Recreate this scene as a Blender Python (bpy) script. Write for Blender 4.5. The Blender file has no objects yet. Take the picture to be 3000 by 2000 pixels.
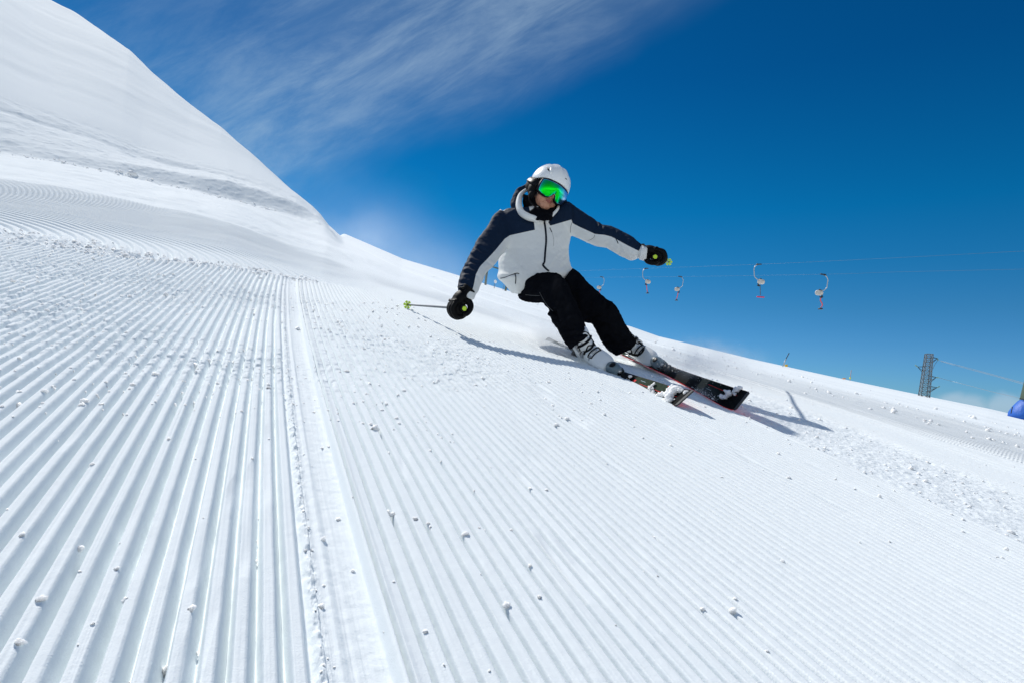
import bpy, bmesh, math, random
import numpy as np
from mathutils import Vector, Matrix, noise
from mathutils.bvhtree import BVHTree
R = math.radians
C = bpy.context.scene.collection
sc = bpy.context.scene
rng = np.random.default_rng(7)
random.seed(7)

# ------------------------------------------------------------------ camera
F = 1666.7                      # focal length in photo pixels (20 mm lens, photo 3000 x 2000)
PITCH, ROLL = R(3), R(4)
_f = np.array([0, math.cos(PITCH), math.sin(PITCH)])
_r0 = np.array([1.0, 0, 0]); _u0 = np.array([0, -math.sin(PITCH), math.cos(PITCH)])
_r = math.cos(ROLL)*_r0 + math.sin(ROLL)*_u0
_u = -math.sin(ROLL)*_r0 + math.cos(ROLL)*_u0
CAM = np.array([0.0, 0.0, 0.57])
M3 = np.stack([_r, _u, _f], axis=1)          # (right, up, forward) -> world
cd = bpy.data.cameras.new('camera'); cd.lens = 20; cd.sensor_width = 36
cd.clip_start = 0.02; cd.clip_end = 5000
cam = bpy.data.objects.new('camera', cd); C.objects.link(cam)
cam.matrix_world = Matrix(((_r[0], _u[0], -_f[0], CAM[0]), (_r[1], _u[1], -_f[1], CAM[1]), (_r[2], _u[2], -_f[2], CAM[2]), (0, 0, 0, 1)))
sc.camera = cam
def W(c):                        # right/up/forward metres -> world
    return np.asarray(c, float) @ M3.T + CAM
def P(px, py, z):                # photo point at forward distance z -> right/up/forward
    return np.array([(px-1500)/F*z, (1000-py)/F*z, z])
def PW(px, py, z): return W(P(px, py, z))
def toc(w): return (np.asarray(w, float)-CAM) @ M3
def proj(w):
    c = toc(w); return np.stack([1500+F*c[..., 0]/c[..., 2], 1000-F*c[..., 1]/c[..., 2]], -1)

# ------------------------------------------------------------------ sun and sky
SUNC = np.array([-0.656, 1.149, 1.0]); SUNC /= np.linalg.norm(SUNC)
SUNW = SUNC @ M3.T
sun_el = math.asin(SUNW[2]); sun_az = math.atan2(SUNW[0], SUNW[1])
sd = bpy.data.lights.new('sun', 'SUN'); sd.energy = 3.15; sd.angle = R(0.55); sd.color = (1, 0.965, 0.90)
so = bpy.data.objects.new('sun', sd); C.objects.link(so)
so.rotation_euler = Vector(SUNW).to_track_quat('Z', 'Y').to_euler()
wd = bpy.data.worlds.new('World'); sc.world = wd; wd.use_nodes = True
nt = wd.node_tree; N = nt.nodes; L = nt.links
for n in list(N): N.remove(n)
out = N.new('ShaderNodeOutputWorld'); bg = N.new('ShaderNodeBackground'); L.new(bg.outputs[0], out.inputs[0])
sky = N.new('ShaderNodeTexSky'); sky.sky_type = 'NISHITA'; sky.sun_disc = False
sky.sun_elevation = sun_el; sky.sun_rotation = sun_az
sky.altitude = 2600; sky.air_density = 0.95; sky.dust_density = 0.15; sky.ozone_density = 3.0
bg.inputs[1].default_value = 0.12
def node(t, **kw):
    n = N.new(t)
    for k, v in kw.items(): setattr(n, k, v)
    return n
def vm(op, a, b=None):
    n = node('ShaderNodeVectorMath', operation=op)
    for i, x in enumerate((a, b)):
        if x is None: continue
        if isinstance(x, (tuple, list)): n.inputs[i].default_value = x
        else: L.new(x, n.inputs[i])
    return n
def mth(op, a, b=None, c=None, clamp=False):
    n = node('ShaderNodeMath', operation=op, use_clamp=clamp)
    for i, x in enumerate((a, b, c)):
        if x is None: continue
        if isinstance(x, (int, float)): n.inputs[i].default_value = x
        else: L.new(x, n.inputs[i])
    return n.outputs[0]
def smooth(v, a, b):
    n = node('ShaderNodeMapRange', interpolation_type='SMOOTHSTEP'); L.new(v, n.inputs[0])
    n.inputs[1].default_value = a; n.inputs[2].default_value = b; return n.outputs[0]
tc = node('ShaderNodeTexCoord')
dirv = vm('NORMALIZE', tc.outputs['Generated']).outputs[0]
# cirrus: streaks laid along a band on the sky sphere
def D(px, py):
    v = P(px, py, 1.0) @ M3.T; return v/np.linalg.norm(v)
ca, cb = D(800, 460), D(1750, -60)             # the band's axis
ax = cb-ca; ax /= np.linalg.norm(ax)
nrm = np.cross(ca, cb); nrm /= np.linalg.norm(nrm)
mid = (ca+cb)/2; mid /= np.linalg.norm(mid)
def dot(v): return vm('DOT_PRODUCT', dirv, tuple(float(q) for q in v)).outputs['Value']
al = dot(ax); ac = dot(nrm); fw = dot(mid)
cmb = node('ShaderNodeCombineXYZ'); L.new(mth('MULTIPLY', al, 2.2), cmb.inputs[0]); L.new(mth('MULTIPLY', ac, 9.0), cmb.inputs[1]); L.new(fw, cmb.inputs[2])
nz = node('ShaderNodeTexNoise'); nz.inputs['Scale'].default_value = 2.3; nz.inputs['Detail'].default_value = 9; nz.inputs['Roughness'].default_value = 0.68; nz.inputs['Distortion'].default_value = 0.35
L.new(cmb.outputs[0], nz.inputs['Vector'])
nz2 = node('ShaderNodeTexNoise'); nz2.inputs['Scale'].default_value = 2.2; nz2.inputs['Detail'].default_value = 4
L.new(dirv, nz2.inputs['Vector'])
acw = mth('ADD', ac, mth('MULTIPLY', mth('SUBTRACT', nz2.outputs[0], 0.5), 0.22))
SGN = 1.0
band = mth('MULTIPLY', smooth(acw, -0.36, -0.02), mth('SUBTRACT', 1.0, smooth(acw, 0.0, 0.13)))
BANDN = band
cir = mth('MULTIPLY', smooth(nz.outputs[0], 0.28, 0.80), band)
cir = mth('MULTIPLY', cir, smooth(fw, 0.0, 0.6))
cir = mth('MULTIPLY', cir, mth('SUBTRACT', 1.0, smooth(al, 0.20, 0.48)))
veil = mth('MULTIPLY', mth('MULTIPLY', band, 0.14), smooth(fw, 0.3, 0.8))
cir = mth('ADD', mth('MULTIPLY', cir, 0.36), veil, clamp=True)
# low cumulus on the right horizon
nz3 = node('ShaderNodeTexNoise'); nz3.inputs['Scale'].default_value = 14; nz3.inputs['Detail'].default_value = 6
L.new(dirv, nz3.inputs['Vector'])
def puff(px, py, rad):
    d = vm('DISTANCE', dirv, tuple(float(q) for q in D(px, py))).outputs['Value']
    d = mth('ADD', d, mth('MULTIPLY', mth('SUBTRACT', nz3.outputs[0], 0.5), 0.05))
    return mth('SUBTRACT', 1.0, smooth(d, rad*0.45, rad))
cu = mth('MAXIMUM', mth('MAXIMUM', puff(2790, 1200, 0.030), puff(2835, 1208, 0.028)), mth('MAXIMUM', puff(2955, 1215, 0.028), puff(3060, 1225, 0.04)))
cu = mth('MULTIPLY', cu, 0.45)
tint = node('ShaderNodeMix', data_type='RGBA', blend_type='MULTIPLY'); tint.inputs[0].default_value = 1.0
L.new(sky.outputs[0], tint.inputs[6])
zr = node('ShaderNodeValToRGB'); sz_n = node('ShaderNodeSeparateXYZ'); L.new(dirv, sz_n.inputs[0]); L.new(sz_n.outputs[2], zr.inputs[0])
e = zr.color_ramp.elements; e[0].position = 0.0; e[0].color = (.17, .36, .58, 1); e[1].position = 1.0; e[1].color = (.005, .26, .44, 1)
for p_, c_ in ((.06, (.16, .37, .55)), (.13, (.11, .375, .51)), (.20, (.05, .39, .54)), (.28, (.010, .40, .565)), (.47, (.006, .305, .50))):
    q_ = e.new(p_); q_.color = (*c_, 1)
# the deep blue belongs to the part of the sky across from the camera; the unseen sky behind and overhead is brightened to fill the snow shadows
fwd = dot((0.05, 1.0, 0.0)); fill_sky = mth('MAXIMUM', mth('SUBTRACT', 1.0, smooth(fwd, -0.15, 0.35)), smooth(sz_n.outputs[2], 0.66, 0.85))
pm = node('ShaderNodeMix', data_type='RGBA'); L.new(fill_sky, pm.inputs[0]); L.new(zr.outputs[0], pm.inputs[6]); pm.inputs[7].default_value = (1.5, 1.2, 0.95, 1)
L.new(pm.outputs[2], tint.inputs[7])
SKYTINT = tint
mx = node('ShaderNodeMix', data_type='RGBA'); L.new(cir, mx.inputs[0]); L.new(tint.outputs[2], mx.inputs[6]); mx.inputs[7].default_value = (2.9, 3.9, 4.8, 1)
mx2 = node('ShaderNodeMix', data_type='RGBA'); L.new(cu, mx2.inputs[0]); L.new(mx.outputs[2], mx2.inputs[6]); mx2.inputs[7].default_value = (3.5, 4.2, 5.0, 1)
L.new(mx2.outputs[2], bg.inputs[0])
sc.view_settings.view_transform = 'Standard'; sc.view_settings.look = 'None'; sc.view_settings.gamma = 1
sc.view_settings.exposure = 0.37
sc.cycles.use_denoising = True
sc.cycles.max_bounces = 10; sc.cycles.diffuse_bounces = 6; sc.cycles.glossy_bounces = 3; sc.cycles.volume_bounces = 2; sc.cycles.transparent_max_bounces = 8

# ------------------------------------------------------------------ materials
def mat(name, col, rough=0.6, metal=0.0, bump=None, spec=0.5, coat=0.0, vary=0.0, vscale=8.0, sheen=0.0):
    m = bpy.data.materials.new(name); m.use_nodes = True
    t = m.node_tree; b = t.nodes['Principled BSDF']
    b.inputs['Base Color'].default_value = (*col, 1); b.inputs['Roughness'].default_value = rough
    b.inputs['Metallic'].default_value = metal; b.inputs['Specular IOR Level'].default_value = spec
    b.inputs['Coat Weight'].default_value = coat; b.inputs['Sheen Weight'].default_value = sheen
    co = t.nodes.new('ShaderNodeTexCoord')
    if vary:
        n = t.nodes.new('ShaderNodeTexNoise'); n.inputs['Scale'].default_value = vscale; n.inputs['Detail'].default_value = 5
        t.links.new(co.outputs['Object'], n.inputs['Vector'])
        r = t.nodes.new('ShaderNodeMix'); r.data_type = 'RGBA'
        t.links.new(n.outputs[0], r.inputs[0])
        r.inputs[6].default_value = (*[c*(1-vary) for c in col], 1); r.inputs[7].default_value = (*[min(1, c*(1+vary)) for c in col], 1)
        t.links.new(r.outputs[2], b.inputs['Base Color'])
    if bump:
        sca, stre, dist = bump
        n = t.nodes.new('ShaderNodeTexNoise'); n.inputs['Scale'].default_value = sca; n.inputs['Detail'].default_value = 6
        t.links.new(co.outputs['Object'], n.inputs['Vector'])
        bp = t.nodes.new('ShaderNodeBump'); bp.inputs['Strength'].default_value = stre; bp.inputs['Distance'].default_value = dist
        t.links.new(n.outputs[0], bp.inputs['Height']); t.links.new(bp.outputs[0], b.inputs['Normal'])
    return m
def tag(o, label=None, cat=None, group=None, kind=None):
    if label: o['label'] = label
    if cat: o['category'] = cat
    if group: o['group'] = group
    if kind: o['kind'] = kind
    return o
def empty(name, loc):
    o = bpy.data.objects.new(name, None); C.objects.link(o); o.location = tuple(float(v) for v in loc); o.empty_display_size = 0.05; return o
def mk(name, V, Fc, m, parent=None, smooth=True, frame=None, base=None):
    """V in world metres. frame: (origin, 3x3 columns) for objects that need their own axes."""
    V = np.asarray(V, float)
    if frame is not None: org, ax = np.asarray(frame[0], float), np.asarray(frame[1], float)
    elif parent is not None: org, ax = np.array(parent.matrix_world.translation if parent.parent is None else parent.location), np.eye(3); org = np.array(ABS[parent.name][0]) if parent.name in ABS else org; ax = np.array(ABS[parent.name][1]) if parent.name in ABS else ax
    else: org, ax = (np.asarray(base, float) if base is not None else np.array([V[:, 0].mean(), V[:, 1].mean(), V[:, 2].min()])), np.eye(3)
    loc = (V-org) @ ax
    me = bpy.data.meshes.new(name); me.from_pydata(loc.tolist(), [], [tuple(int(i) for i in f) for f in Fc]); me.update()
    if smooth: me.polygons.foreach_set('use_smooth', [True]*len(me.polygons))
    if m is not None:
        for q in (m if isinstance(m, (list, tuple)) else [m]): me.materials.append(q)
    o = bpy.data.objects.new(name, me); C.objects.link(o)
    mw = Matrix(((*ax[0], org[0]), (*ax[1], org[1]), (*ax[2], org[2]), (0, 0, 0, 1)))
    if parent is not None:
        o.parent = parent
        porg, pax = ABS.get(parent.name, (np.array(parent.location), np.eye(3)))
        pm = Matrix(((*pax[0], porg[0]), (*pax[1], porg[1]), (*pax[2], porg[2]), (0, 0, 0, 1)))
        o.matrix_local = pm.inverted() @ mw
    else: o.matrix_local = mw
    ABS[o.name] = (org, ax)
    return o
ABS = {}
def eframe(name, org, ax):
    o = bpy.data.objects.new(name, None); C.objects.link(o); o.empty_display_size = 0.05
    o.matrix_local = Matrix(((*ax[0], org[0]), (*ax[1], org[1]), (*ax[2], org[2]), (0, 0, 0, 1)))
    ABS[o.name] = (np.asarray(org, float), np.asarray(ax, float)); return o
# ------------------------------------------------------------------ the slope
NN = np.array([0.2, 1.0, -0.1536]); NN /= np.linalg.norm(NN)          # plane normal (right, up, forward)
G = np.array([(880-1500)/F, (1000-620)/F, 1.0]); G -= NN*(G@NN); G /= np.linalg.norm(G)
T = np.cross(NN, G); T /= np.linalg.norm(T)
if T[0] < 0: T = -T
H = 0.55
def pa(px, py):            # azimuth on the slope and rise over the slope plane of a photo point
    d = np.array([(px-1500)/F, (1000-py)/F, 1.0]); t, s, n = d@T, d@G, d@NN
    return math.atan2(t, s), n/math.hypot(t, s)
def ts(px, py, h=0.0):     # where a photo point meets the slope plane
    d = np.array([(px-1500)/F, (1000-py)/F, 1.0]); k = (H-h)/-(d@NN); return k*(d@T), k*(d@G)
def smooths(x, a, b):
    t = np.clip((x-a)/(b-a), 0, 1); return t*t*(3-2*t)
SKYR = [(964, 664), (1000, 680), (1060, 706), (1180, 758), (1340, 806), (1450, 840), (1560, 872), (1850, 957), (1930, 985), (2200, 1050), (2360, 1085), (2480, 1111), (2650, 1146), (2800, 1176), (2900, 1196), (3000, 1219), (3200, 1262), (3600, 1345)]
BASE = [(-300, 400), (0, 447), (153, 471), (306, 501), (459, 540), (561, 557), (663, 583), (816, 622), (934, 653), (964, 664)]
TOP = [(-300, 350), (0, 408), (102, 425), (204, 448), (306, 470), (408, 487), (510, 502), (587, 512), (663, 528), (765, 556), (867, 592), (934, 634), (964, 664)]
CRE = [(-300, 260), (0, 330), (102, 359), (255, 407), (408, 466), (510, 492), (663, 520), (765, 548), (867, 585), (934, 630), (964, 664)]
SKM = [(-900, -700), (-300, -260), (0, -110), (100, -35), (165, 0), (220, 30), (310, 88), (380, 140), (450, 210), (560, 305), (650, 372), (740, 448), (840, 535), (915, 600), (940, 628), (964, 664)]
NPH = 2400
PH = np.linspace(-math.pi, math.pi, NPH)
def tab(pts, j=1):
    a = np.array([pa(*p) for p in pts]); return np.interp(PH, a[:, 0], a[:, j])
eS, eB, eT, eC, eK = tab(SKYR), tab(BASE), tab(TOP), tab(CRE), tab(SKM)
ph964 = pa(964, 664)[0]
# behind the camera everything settles to the plane
front = smooths(PH, -1.5, -0.8)*(1-smooths(PH, 1.7, 2.4))
for e in (eS, eB, eT, eC, eK): e *= front
rK = np.interp(PH, *zip(*sorted([(pa(165, 0)[0], 125.), (pa(450, 210)[0], 88.), (pa(740, 448)[0], 55.), (pa(935, 622)[0], 36.), (pa(964, 664)[0], 34.)])))
NR = 900
LR = np.linspace(math.log(0.25), math.log(900), NR); RR = np.exp(LR)
tabH = np.zeros((NPH, NR))
rB = 25.0
for i in range(NPH):
    r0 = 4.6; x = RR-r0; w = 1.2
    sp = 0.5*(x+np.sqrt(x*x+w*w)) - 0.5*(-r0+math.sqrt(r0*r0+w*w))
    hr = eS[i]*sp*np.where(RR > 0, 1, 1)
    hb = H+eB[i]*rB
    g = smooths(RR, 3.0, rB)
    rt = rB+1.5; rc = rB+6.0; rk = rK[i]
    ptsr = [0.25, 3.2, 6, 12, 18, rB, rt, rc, rc+(rk-rc)*0.5, rk, rk*1.15, rk*1.5, 900]
    ek2 = eC[i]+(eK[i]-eC[i])*0.80
    hk = H+eK[i]*rk
    ptsh = [0, 0, hb*0.10, hb*0.42, hb*0.74, hb, H+eT[i]*rt, H+eC[i]*rc, H+ek2*(rc+(rk-rc)*0.5), hk, hk*0.99, hk*0.8, hk*0.2-60]
    hl = np.interp(RR, ptsr, ptsh)
    m2 = smooths(PH[i], ph964-R(9), ph964-R(0.5))            # near ground eases into the right-hand fall
    kk = (1-smooths(RR, 17, rB))*m2
    hl = hl*(1-kk)+hr*kk
    m = smooths(PH[i], ph964-R(0.6), ph964+R(1.6))
    tabH[i] = hl*(1-m)+hr*m
# soften along r but keep the bank's edge
def blur(a, n):
    k = np.hanning(n+2)[1:-1]; k /= k.sum(); p = np.pad(a, ((0, 0), (n//2, n//2)), mode='edge')
    o = np.zeros_like(a)
    for j in range(n): o += k[j]*p[:, j:j+a.shape[1]]
    return o
tb = blur(tabH, 25); ts_ = blur(tabH, 3)
near_b = np.exp(-(np.abs(LR-math.log(rB+0.5))/0.13)**4)[None, :]
tabH = tb*(1-near_b)+ts_*near_b
def ground(t, s):
    r = np.hypot(t, s); ph = np.arctan2(t, s)
    fi = np.clip((ph+math.pi)/(2*math.pi)*(NPH-1), 0, NPH-1.001); fj = np.clip((np.log(np.maximum(r, 0.26))-LR[0])/(LR[1]-LR[0]), 0, NR-1.001)
    i = fi.astype(int); j = fj.astype(int); a = fi-i; b = fj-j
    return tabH[i, j]*(1-a)*(1-b)+tabH[i+1, j]*a*(1-b)+tabH[i, j+1]*(1-a)*b+tabH[i+1, j+1]*a*b

# value noise, vectorised
_perm = rng.random((256, 256))
def vnoise(x, y):
    xi = np.floor(x).astype(int); yi = np.floor(y).astype(int); xf = x-xi; yf = y-yi
    xf = xf*xf*(3-2*xf); yf = yf*yf*(3-2*yf)
    a = _perm[xi & 255, yi & 255]; b = _perm[(xi+1) & 255, yi & 255]; c = _perm[xi & 255, (yi+1) & 255]; d = _perm[(xi+1) & 255, (yi+1) & 255]
    return (a*(1-xf)+b*xf)*(1-yf)+(c*(1-xf)+d*xf)*yf-0.5
def fbm(x, y, o=4):
    v = 0; a = 1.0
    for k in range(o): v = v+a*vnoise(x*2**k+17.3*k, y*2**k+5.1*k); a *= 0.55
    return v
# zones
EDGE = [ts(*p) for p in [(-400, 660), (0, 722), (166, 744), (442, 783), (718, 802), (857, 819), (1050, 838), (1188, 872), (1300, 890)]]
EDGE = sorted(EDGE)
_et, _es = zip(*EDGE)
def sedge(t): return np.interp(t, _et, _es)
CB = np.array([-3.0, 4.5])
def guide(t, s):
    """groove coordinate (in metres, across the grooves) of the near pass"""
    sc_ = np.minimum(s, 5.7)
    return t-(0.1453-0.0639*sc_+0.0056*sc_**2)
def groove(u):
    """corduroy profile over one ridge: rounded top, broad face to the right, narrow trough, steep face to the left"""
    x = u-np.floor(u)
    return np.interp(x, GX, GY)
def groove_r(u):
    """the next pass: broad ridges rounding off to the right into a narrow notch"""
    x = u-np.floor(u)
    return np.interp(x, GX, GY2)
_gx = np.linspace(0, 1, 201); _gy = np.interp(_gx, [0, .05, .40, .49, .84, .90, 1.0], [.76, .97, 1.0, .86, -.94, -1.0, .76])
_k = np.hanning(17); _k /= _k.sum(); _gy = np.convolve(np.concatenate([_gy[-9:-1], _gy, _gy[1:9]]), _k, 'valid'); GX, GY = _gx, _gy[:201]
_gy = np.interp(_gx, [0, .05, .62, .71, .78, .86, .92, 1.0], [.68, .93, 1.0, .92, .50, -.90, -1.0, .68])
_k = np.hanning(9); _k /= _k.sum(); GY2 = np.convolve(np.concatenate([_gy[-5:-1], _gy, _gy[1:5]]), _k, 'valid')[:201]
PL, PR, PB = 0.0334, 0.0296, 0.085
def terrain_detail(t, s, r, near=1.0):
    """height over ground(), the groove coordinate, groove pitch and rough amount"""
    u = guide(t, s)
    uu = np.where(u < -0.012, (u+0.012)/PL, (u-0.096)/PR-0.0)
    uu = uu+0.07*fbm(t*1.5, s*1.2, 2)+0.025*fbm(t*30, s*14, 2)
    lane = 1+0.22*fbm(t*9, s*0.9, 3)-1.1*np.maximum(fbm(t*14+3, s*2.2, 3)-0.32, 0)
    prof = np.where(u < 0.05, groove(uu), groove_r(uu))
    A = np.where(u < 0, 0.0168, 0.0170)*(1+0.25*fbm(t*2.5, s*0.8, 2))
    # zone masks
    se = sedge(t)
    wob = fbm(t*3+40, s*3)*0.10
    past = smooths(s-se+wob, 0.0, 0.10)*(1-smooths(t, 0.55, 1.0))      # beyond the cross band, left and centre
    strip = smooths(t+fbm(t*2, s*0.7+9)*0.12, 2.06, 2.14)*(1-smooths(t+fbm(t*2+50, s*0.7)*0.15, 2.78, 2.95))
    seamc = smooths(u, -0.030, -0.014)*(1-smooths(u, 0.074, 0.082))
    # crumbled filling of the troughs
    rn = fbm(t*26, s*22, 4); rl = fbm(t*1.3+3, s*1.1+8, 3)
    rough = smooths(s, 1.55, 2.3)*(1-smooths(s, 3.7, 4.6))*(1-smooths(t, 0.5, 1.4))*np.clip(0.7+1.4*rl, 0.15, 1)
    rough = np.maximum(rough, 0.0)*(1-0.45*smooths(t, 0.0, 0.4))
    depth = 1-0.5*rough*smooths(rn, -0.25, 0.25)
    amask = (1-past)*(1-strip)*(1-seamc)
    rf = 6.5-2.3*smooths(np.arctan2(t, s), R(6), R(28))
    gfade = 1-smooths(r, rf-.6, rf+.8)
    far_soft = 1-0.25*smooths(s, 3.0, 5.0)
    h = A*lane*prof*amask*depth*far_soft*gfade
    fine = fbm(t*90, s*90, 3)
    fade = 1-smooths(r, 4.5, 7.0)
    h = h + rough*(0.0022*fine+0.005*np.maximum(rn, 0)*np.clip(-prof+0.4, 0, 1))*fade
    # central seam: ragged lip, then a flat scored channel
    lip = np.exp(-((u+0.006)/0.010)**2)*(0.0085+0.008*fbm(u*120, s*45, 3))
    lip = np.where(u < -0.004, lip, lip*0.55)
    chan = seamc*(-0.0045+0.0016*fbm(u*160, s*1.4, 3)+0.0010*fbm(u*60+9, s*60, 2))
    h = h + (lip+chan+0.005*np.exp(-((u-0.017)/0.006)**2))*(1-past)
    ridge = np.exp(-((u-0.090)/0.010)**2)*0.0058*(1-past)
    h = h+ridge
    h = h + 0.0009*fbm(u*260, s*2.0, 2)*(1-past)*(1-strip)*(1-smooths(r, 2.5, 4))
    # beyond the band
    rb = np.hypot(t-CB[0], s-CB[1]); ub = rb/PB
    bm = past*smooths(s-se, 0.12, 0.35)
    drift = smooths(t+fbm(t*0.7, s*0.5)*0.9, 0.0, 1.1)                 # wind-blown snow hides the grooves towards the right
    gB = np.where(s-se > 0, groove(ub), 0)*bm*(1-0.9*drift)*(1-smooths(r, 9, 13))
    bandrough = np.exp(-((s-se-0.10-0.18*smooths(-t, 0.2, 1.8))/(0.13+0.22*smooths(-t, 0.2, 1.8)))**2)*(1-smooths(t, -0.1, 0.5))
    h = h + 0.011*gB + bandrough*(0.014+0.022*fbm(t*14, s*11, 4))
    h = h - past*0.010
    h = h + past*(0.030*fbm(t*0.9+5, s*0.8, 3))*smooths(s-se, 0.1, 1.0)*(1-smooths(r, 14, 22))
    # chopped strip and rows of lumps on the right
    h = h + strip*(-0.002+0.0050*fbm(t*26, s*17, 4)+0.0018*fbm(t*80, s*60, 2))
    stripL = np.exp(-((t-2.10)/0.03)**2)*0.010*smooths(s, 1, 2.2)
    h = h + np.where(s < 9, stripL, 0)
    row = np.zeros_like(t); lines = np.zeros_like(t)
    for tc_, w_, a_ in ((4.75, 0.10, 0.020), (6.9, 0.14, 0.014), (9.6, 0.22, 0.016), (13.5, 0.35, 0.02)):
        row = row + a_*np.exp(-((t-tc_-0.12*fbm(s*0.5, s*0+tc_))/w_)**2)*np.clip(0.25+1.3*fbm(t*6, s*5, 3), -0.1, 1)
    for tc_, w_, a_ in ((3.35, 0.05, 0.02), (3.95, 0.05, -0.018), (5.6, 0.08, 0.025), (6.2, 0.07, -0.02), (8.1, 0.12, 0.03), (11.2, 0.15, 0.03), (16, 0.3, 0.06), (20, 0.4, 0.06), (26, 0.5, 0.08)):
        lines = lines + a_*np.exp(-((t-tc_)/w_)**2)
    right = smooths(t, 2.9, 3.2)*(1-smooths(r, 60, 90))
    lines = lines+0.007*fbm(t*4, s*0.15, 3)+0.004*fbm(t*18, s*0.5, 2)*(1-smooths(r, 10, 16))
    h = h + right*(0.6*row+lines)
    # far left: terraces, lumps by the bank, grain on the mountain
    lft = (1-smooths(t, 1.0, 3.5))
    midm = smooths(r, 9, 12)*(1-smooths(r, 24, 25.5))*lft
    h = h + midm*(0.05*fbm(t*0.8, s*0.35+3, 4)+0.05*fbm(t*0.3+s*0.9, s*0.1, 3)+0.03*np.maximum(fbm(t*5, s*3, 3), 0)*smooths(fbm(t*0.2, s*0.6+40, 2), -0.1, 0.2))
    # broken wall and berm
    wall = smooths(r, 24.2, 25.6)*(1-smooths(r, 32, 36))*lft
    h = h + wall*(0.07*fbm(t*0.5, s*0.4, 3)+0.035*fbm(t*1.6, s*1.6, 4)+0.035*np.maximum(fbm(t*4.2, s*4.2, 3), 0))
    foot = np.exp(-((r-24.6)/0.5)**2)*lft; h = h + foot*0.10*np.maximum(fbm(t*3, s*3, 3), 0)
    crk = np.exp(-((r-31.4)/0.5)**2)*lft*smooths(-np.arctan2(t, s), R(-2), R(6)); h = h - crk*0.08
    mt = smooths(r, 33, 45)*lft
    h = h + mt*(0.35*fbm(t*0.05, s*0.05+4, 4)+0.03*fbm(t*0.5, s*1.4, 3))
    # one corduroy more to the right of the strip, thin and far
    am_attr = amask*depth*far_soft*(1-gfade)*(1-smooths(r, 7, 10))*np.where(t > 1.5, 1, 1-past)
    return h, uu, rough+strip+bandrough, am_attr, prof
def gh(t, s):
    t = np.asarray(t, float); s = np.asarray(s, float); r = np.hypot(t, s)
    return ground(t, s)+terrain_detail(t, s, r)[0]
def tsh(t, s, h): # slope coordinates -> world
    c = np.multiply.outer(t, T)+np.multiply.outer(s, G)+np.multiply.outer(h-H, NN); return W(c)
def hit_ground(px, py):
    """march along the view ray until the slope is met"""
    d = np.array([(px-1500)/F, (1000-py)/F, 1.0]); k = np.exp(np.linspace(math.log(0.5), math.log(300), 3000))
    t, s, n = k*(d@T), k*(d@G), k*(d@NN)+H
    below = np.where(n < ground(t, s))[0]
    i = below[0] if len(below) else len(k)-1
    return W(d*k[i]), k[i]
# grid: rows by distance from the point under the camera, columns by azimuth
DQ = 1.0; LOW = 0
rows = []
r = 0.3
while r < 850:
    if r < 0.55: d = 0.01
    elif r < 4.2: d = 0.0014 if r < 0.9 else 0.0029
    elif r < 7: d = 0.008
    elif r < 11: d = 0.018
    elif r < 24: d = 0.05
    elif r < 34: d = 0.06
    else: d = r*0.012
    rows.append(r); r += d*DQ
rows = np.array(rows)
fa = np.arange(-24.0, 71.0, 0.058*DQ)
cols = np.concatenate([np.arange(-180, -60, 1.5), np.arange(-60, -24, 0.3), fa, np.arange(71.2, 95, 0.3), np.arange(95, 180, 1.5)])
cols = np.radians(cols)
print('ground grid', len(rows), len(cols), len(rows)*len(cols)/1e6)
Rg, Pg = np.meshgrid(rows, cols, indexing='ij')
tt = Rg*np.sin(Pg); ss = Rg*np.cos(Pg)
hd, uu, ro, am, _p = terrain_detail(tt, ss, Rg)
hh = ground(tt, ss)+hd
hh[0, :] = 0
V = (tt[..., None]*T+ss[..., None]*G+(hh[..., None]-H)*NN).reshape(-1, 3) @ M3.T + CAM
nr, nc = Rg.shape
ii = np.arange(nr*nc).reshape(nr, nc)
a = ii[:-1, :]; b = np.roll(ii, -1, axis=1)[:-1, :]; c = np.roll(ii, -1, axis=1)[1:, :]; d = ii[1:, :]
quads = np.stack([a, d, c, b], -1).reshape(-1, 4)
cen = len(V); V = np.vstack([V, W(-H*NN)])
tri = np.stack([ii[0], np.roll(ii[0], -1), np.full(nc, cen)], -1)
me = bpy.data.meshes.new('snow_slope')
nv, nq, ntr = len(V), len(quads), len(tri)
me.vertices.add(nv); me.vertices.foreach_set('co', V.astype(np.float32).ravel())
me.loops.add(nq*4+ntr*3); me.loops.foreach_set('vertex_index', np.concatenate([quads.ravel(), tri.ravel()]).astype(np.int32))
me.polygons.add(nq+ntr); me.polygons.foreach_set('loop_start', np.concatenate([np.arange(nq)*4, nq*4+np.arange(ntr)*3]).astype(np.int32))
me.update(calc_edges=True)
me.polygons.foreach_set('use_smooth', np.ones(nq+ntr, bool))
def addattr(name, arr):
    at = me.attributes.new(name, 'FLOAT', 'POINT'); at.data.foreach_set('value', np.append(arr.ravel(), 0).astype(np.float32))
addattr('ridge', uu); addattr('corduroy', am); addattr('rough', ro)
me.validate() if False else None
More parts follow.
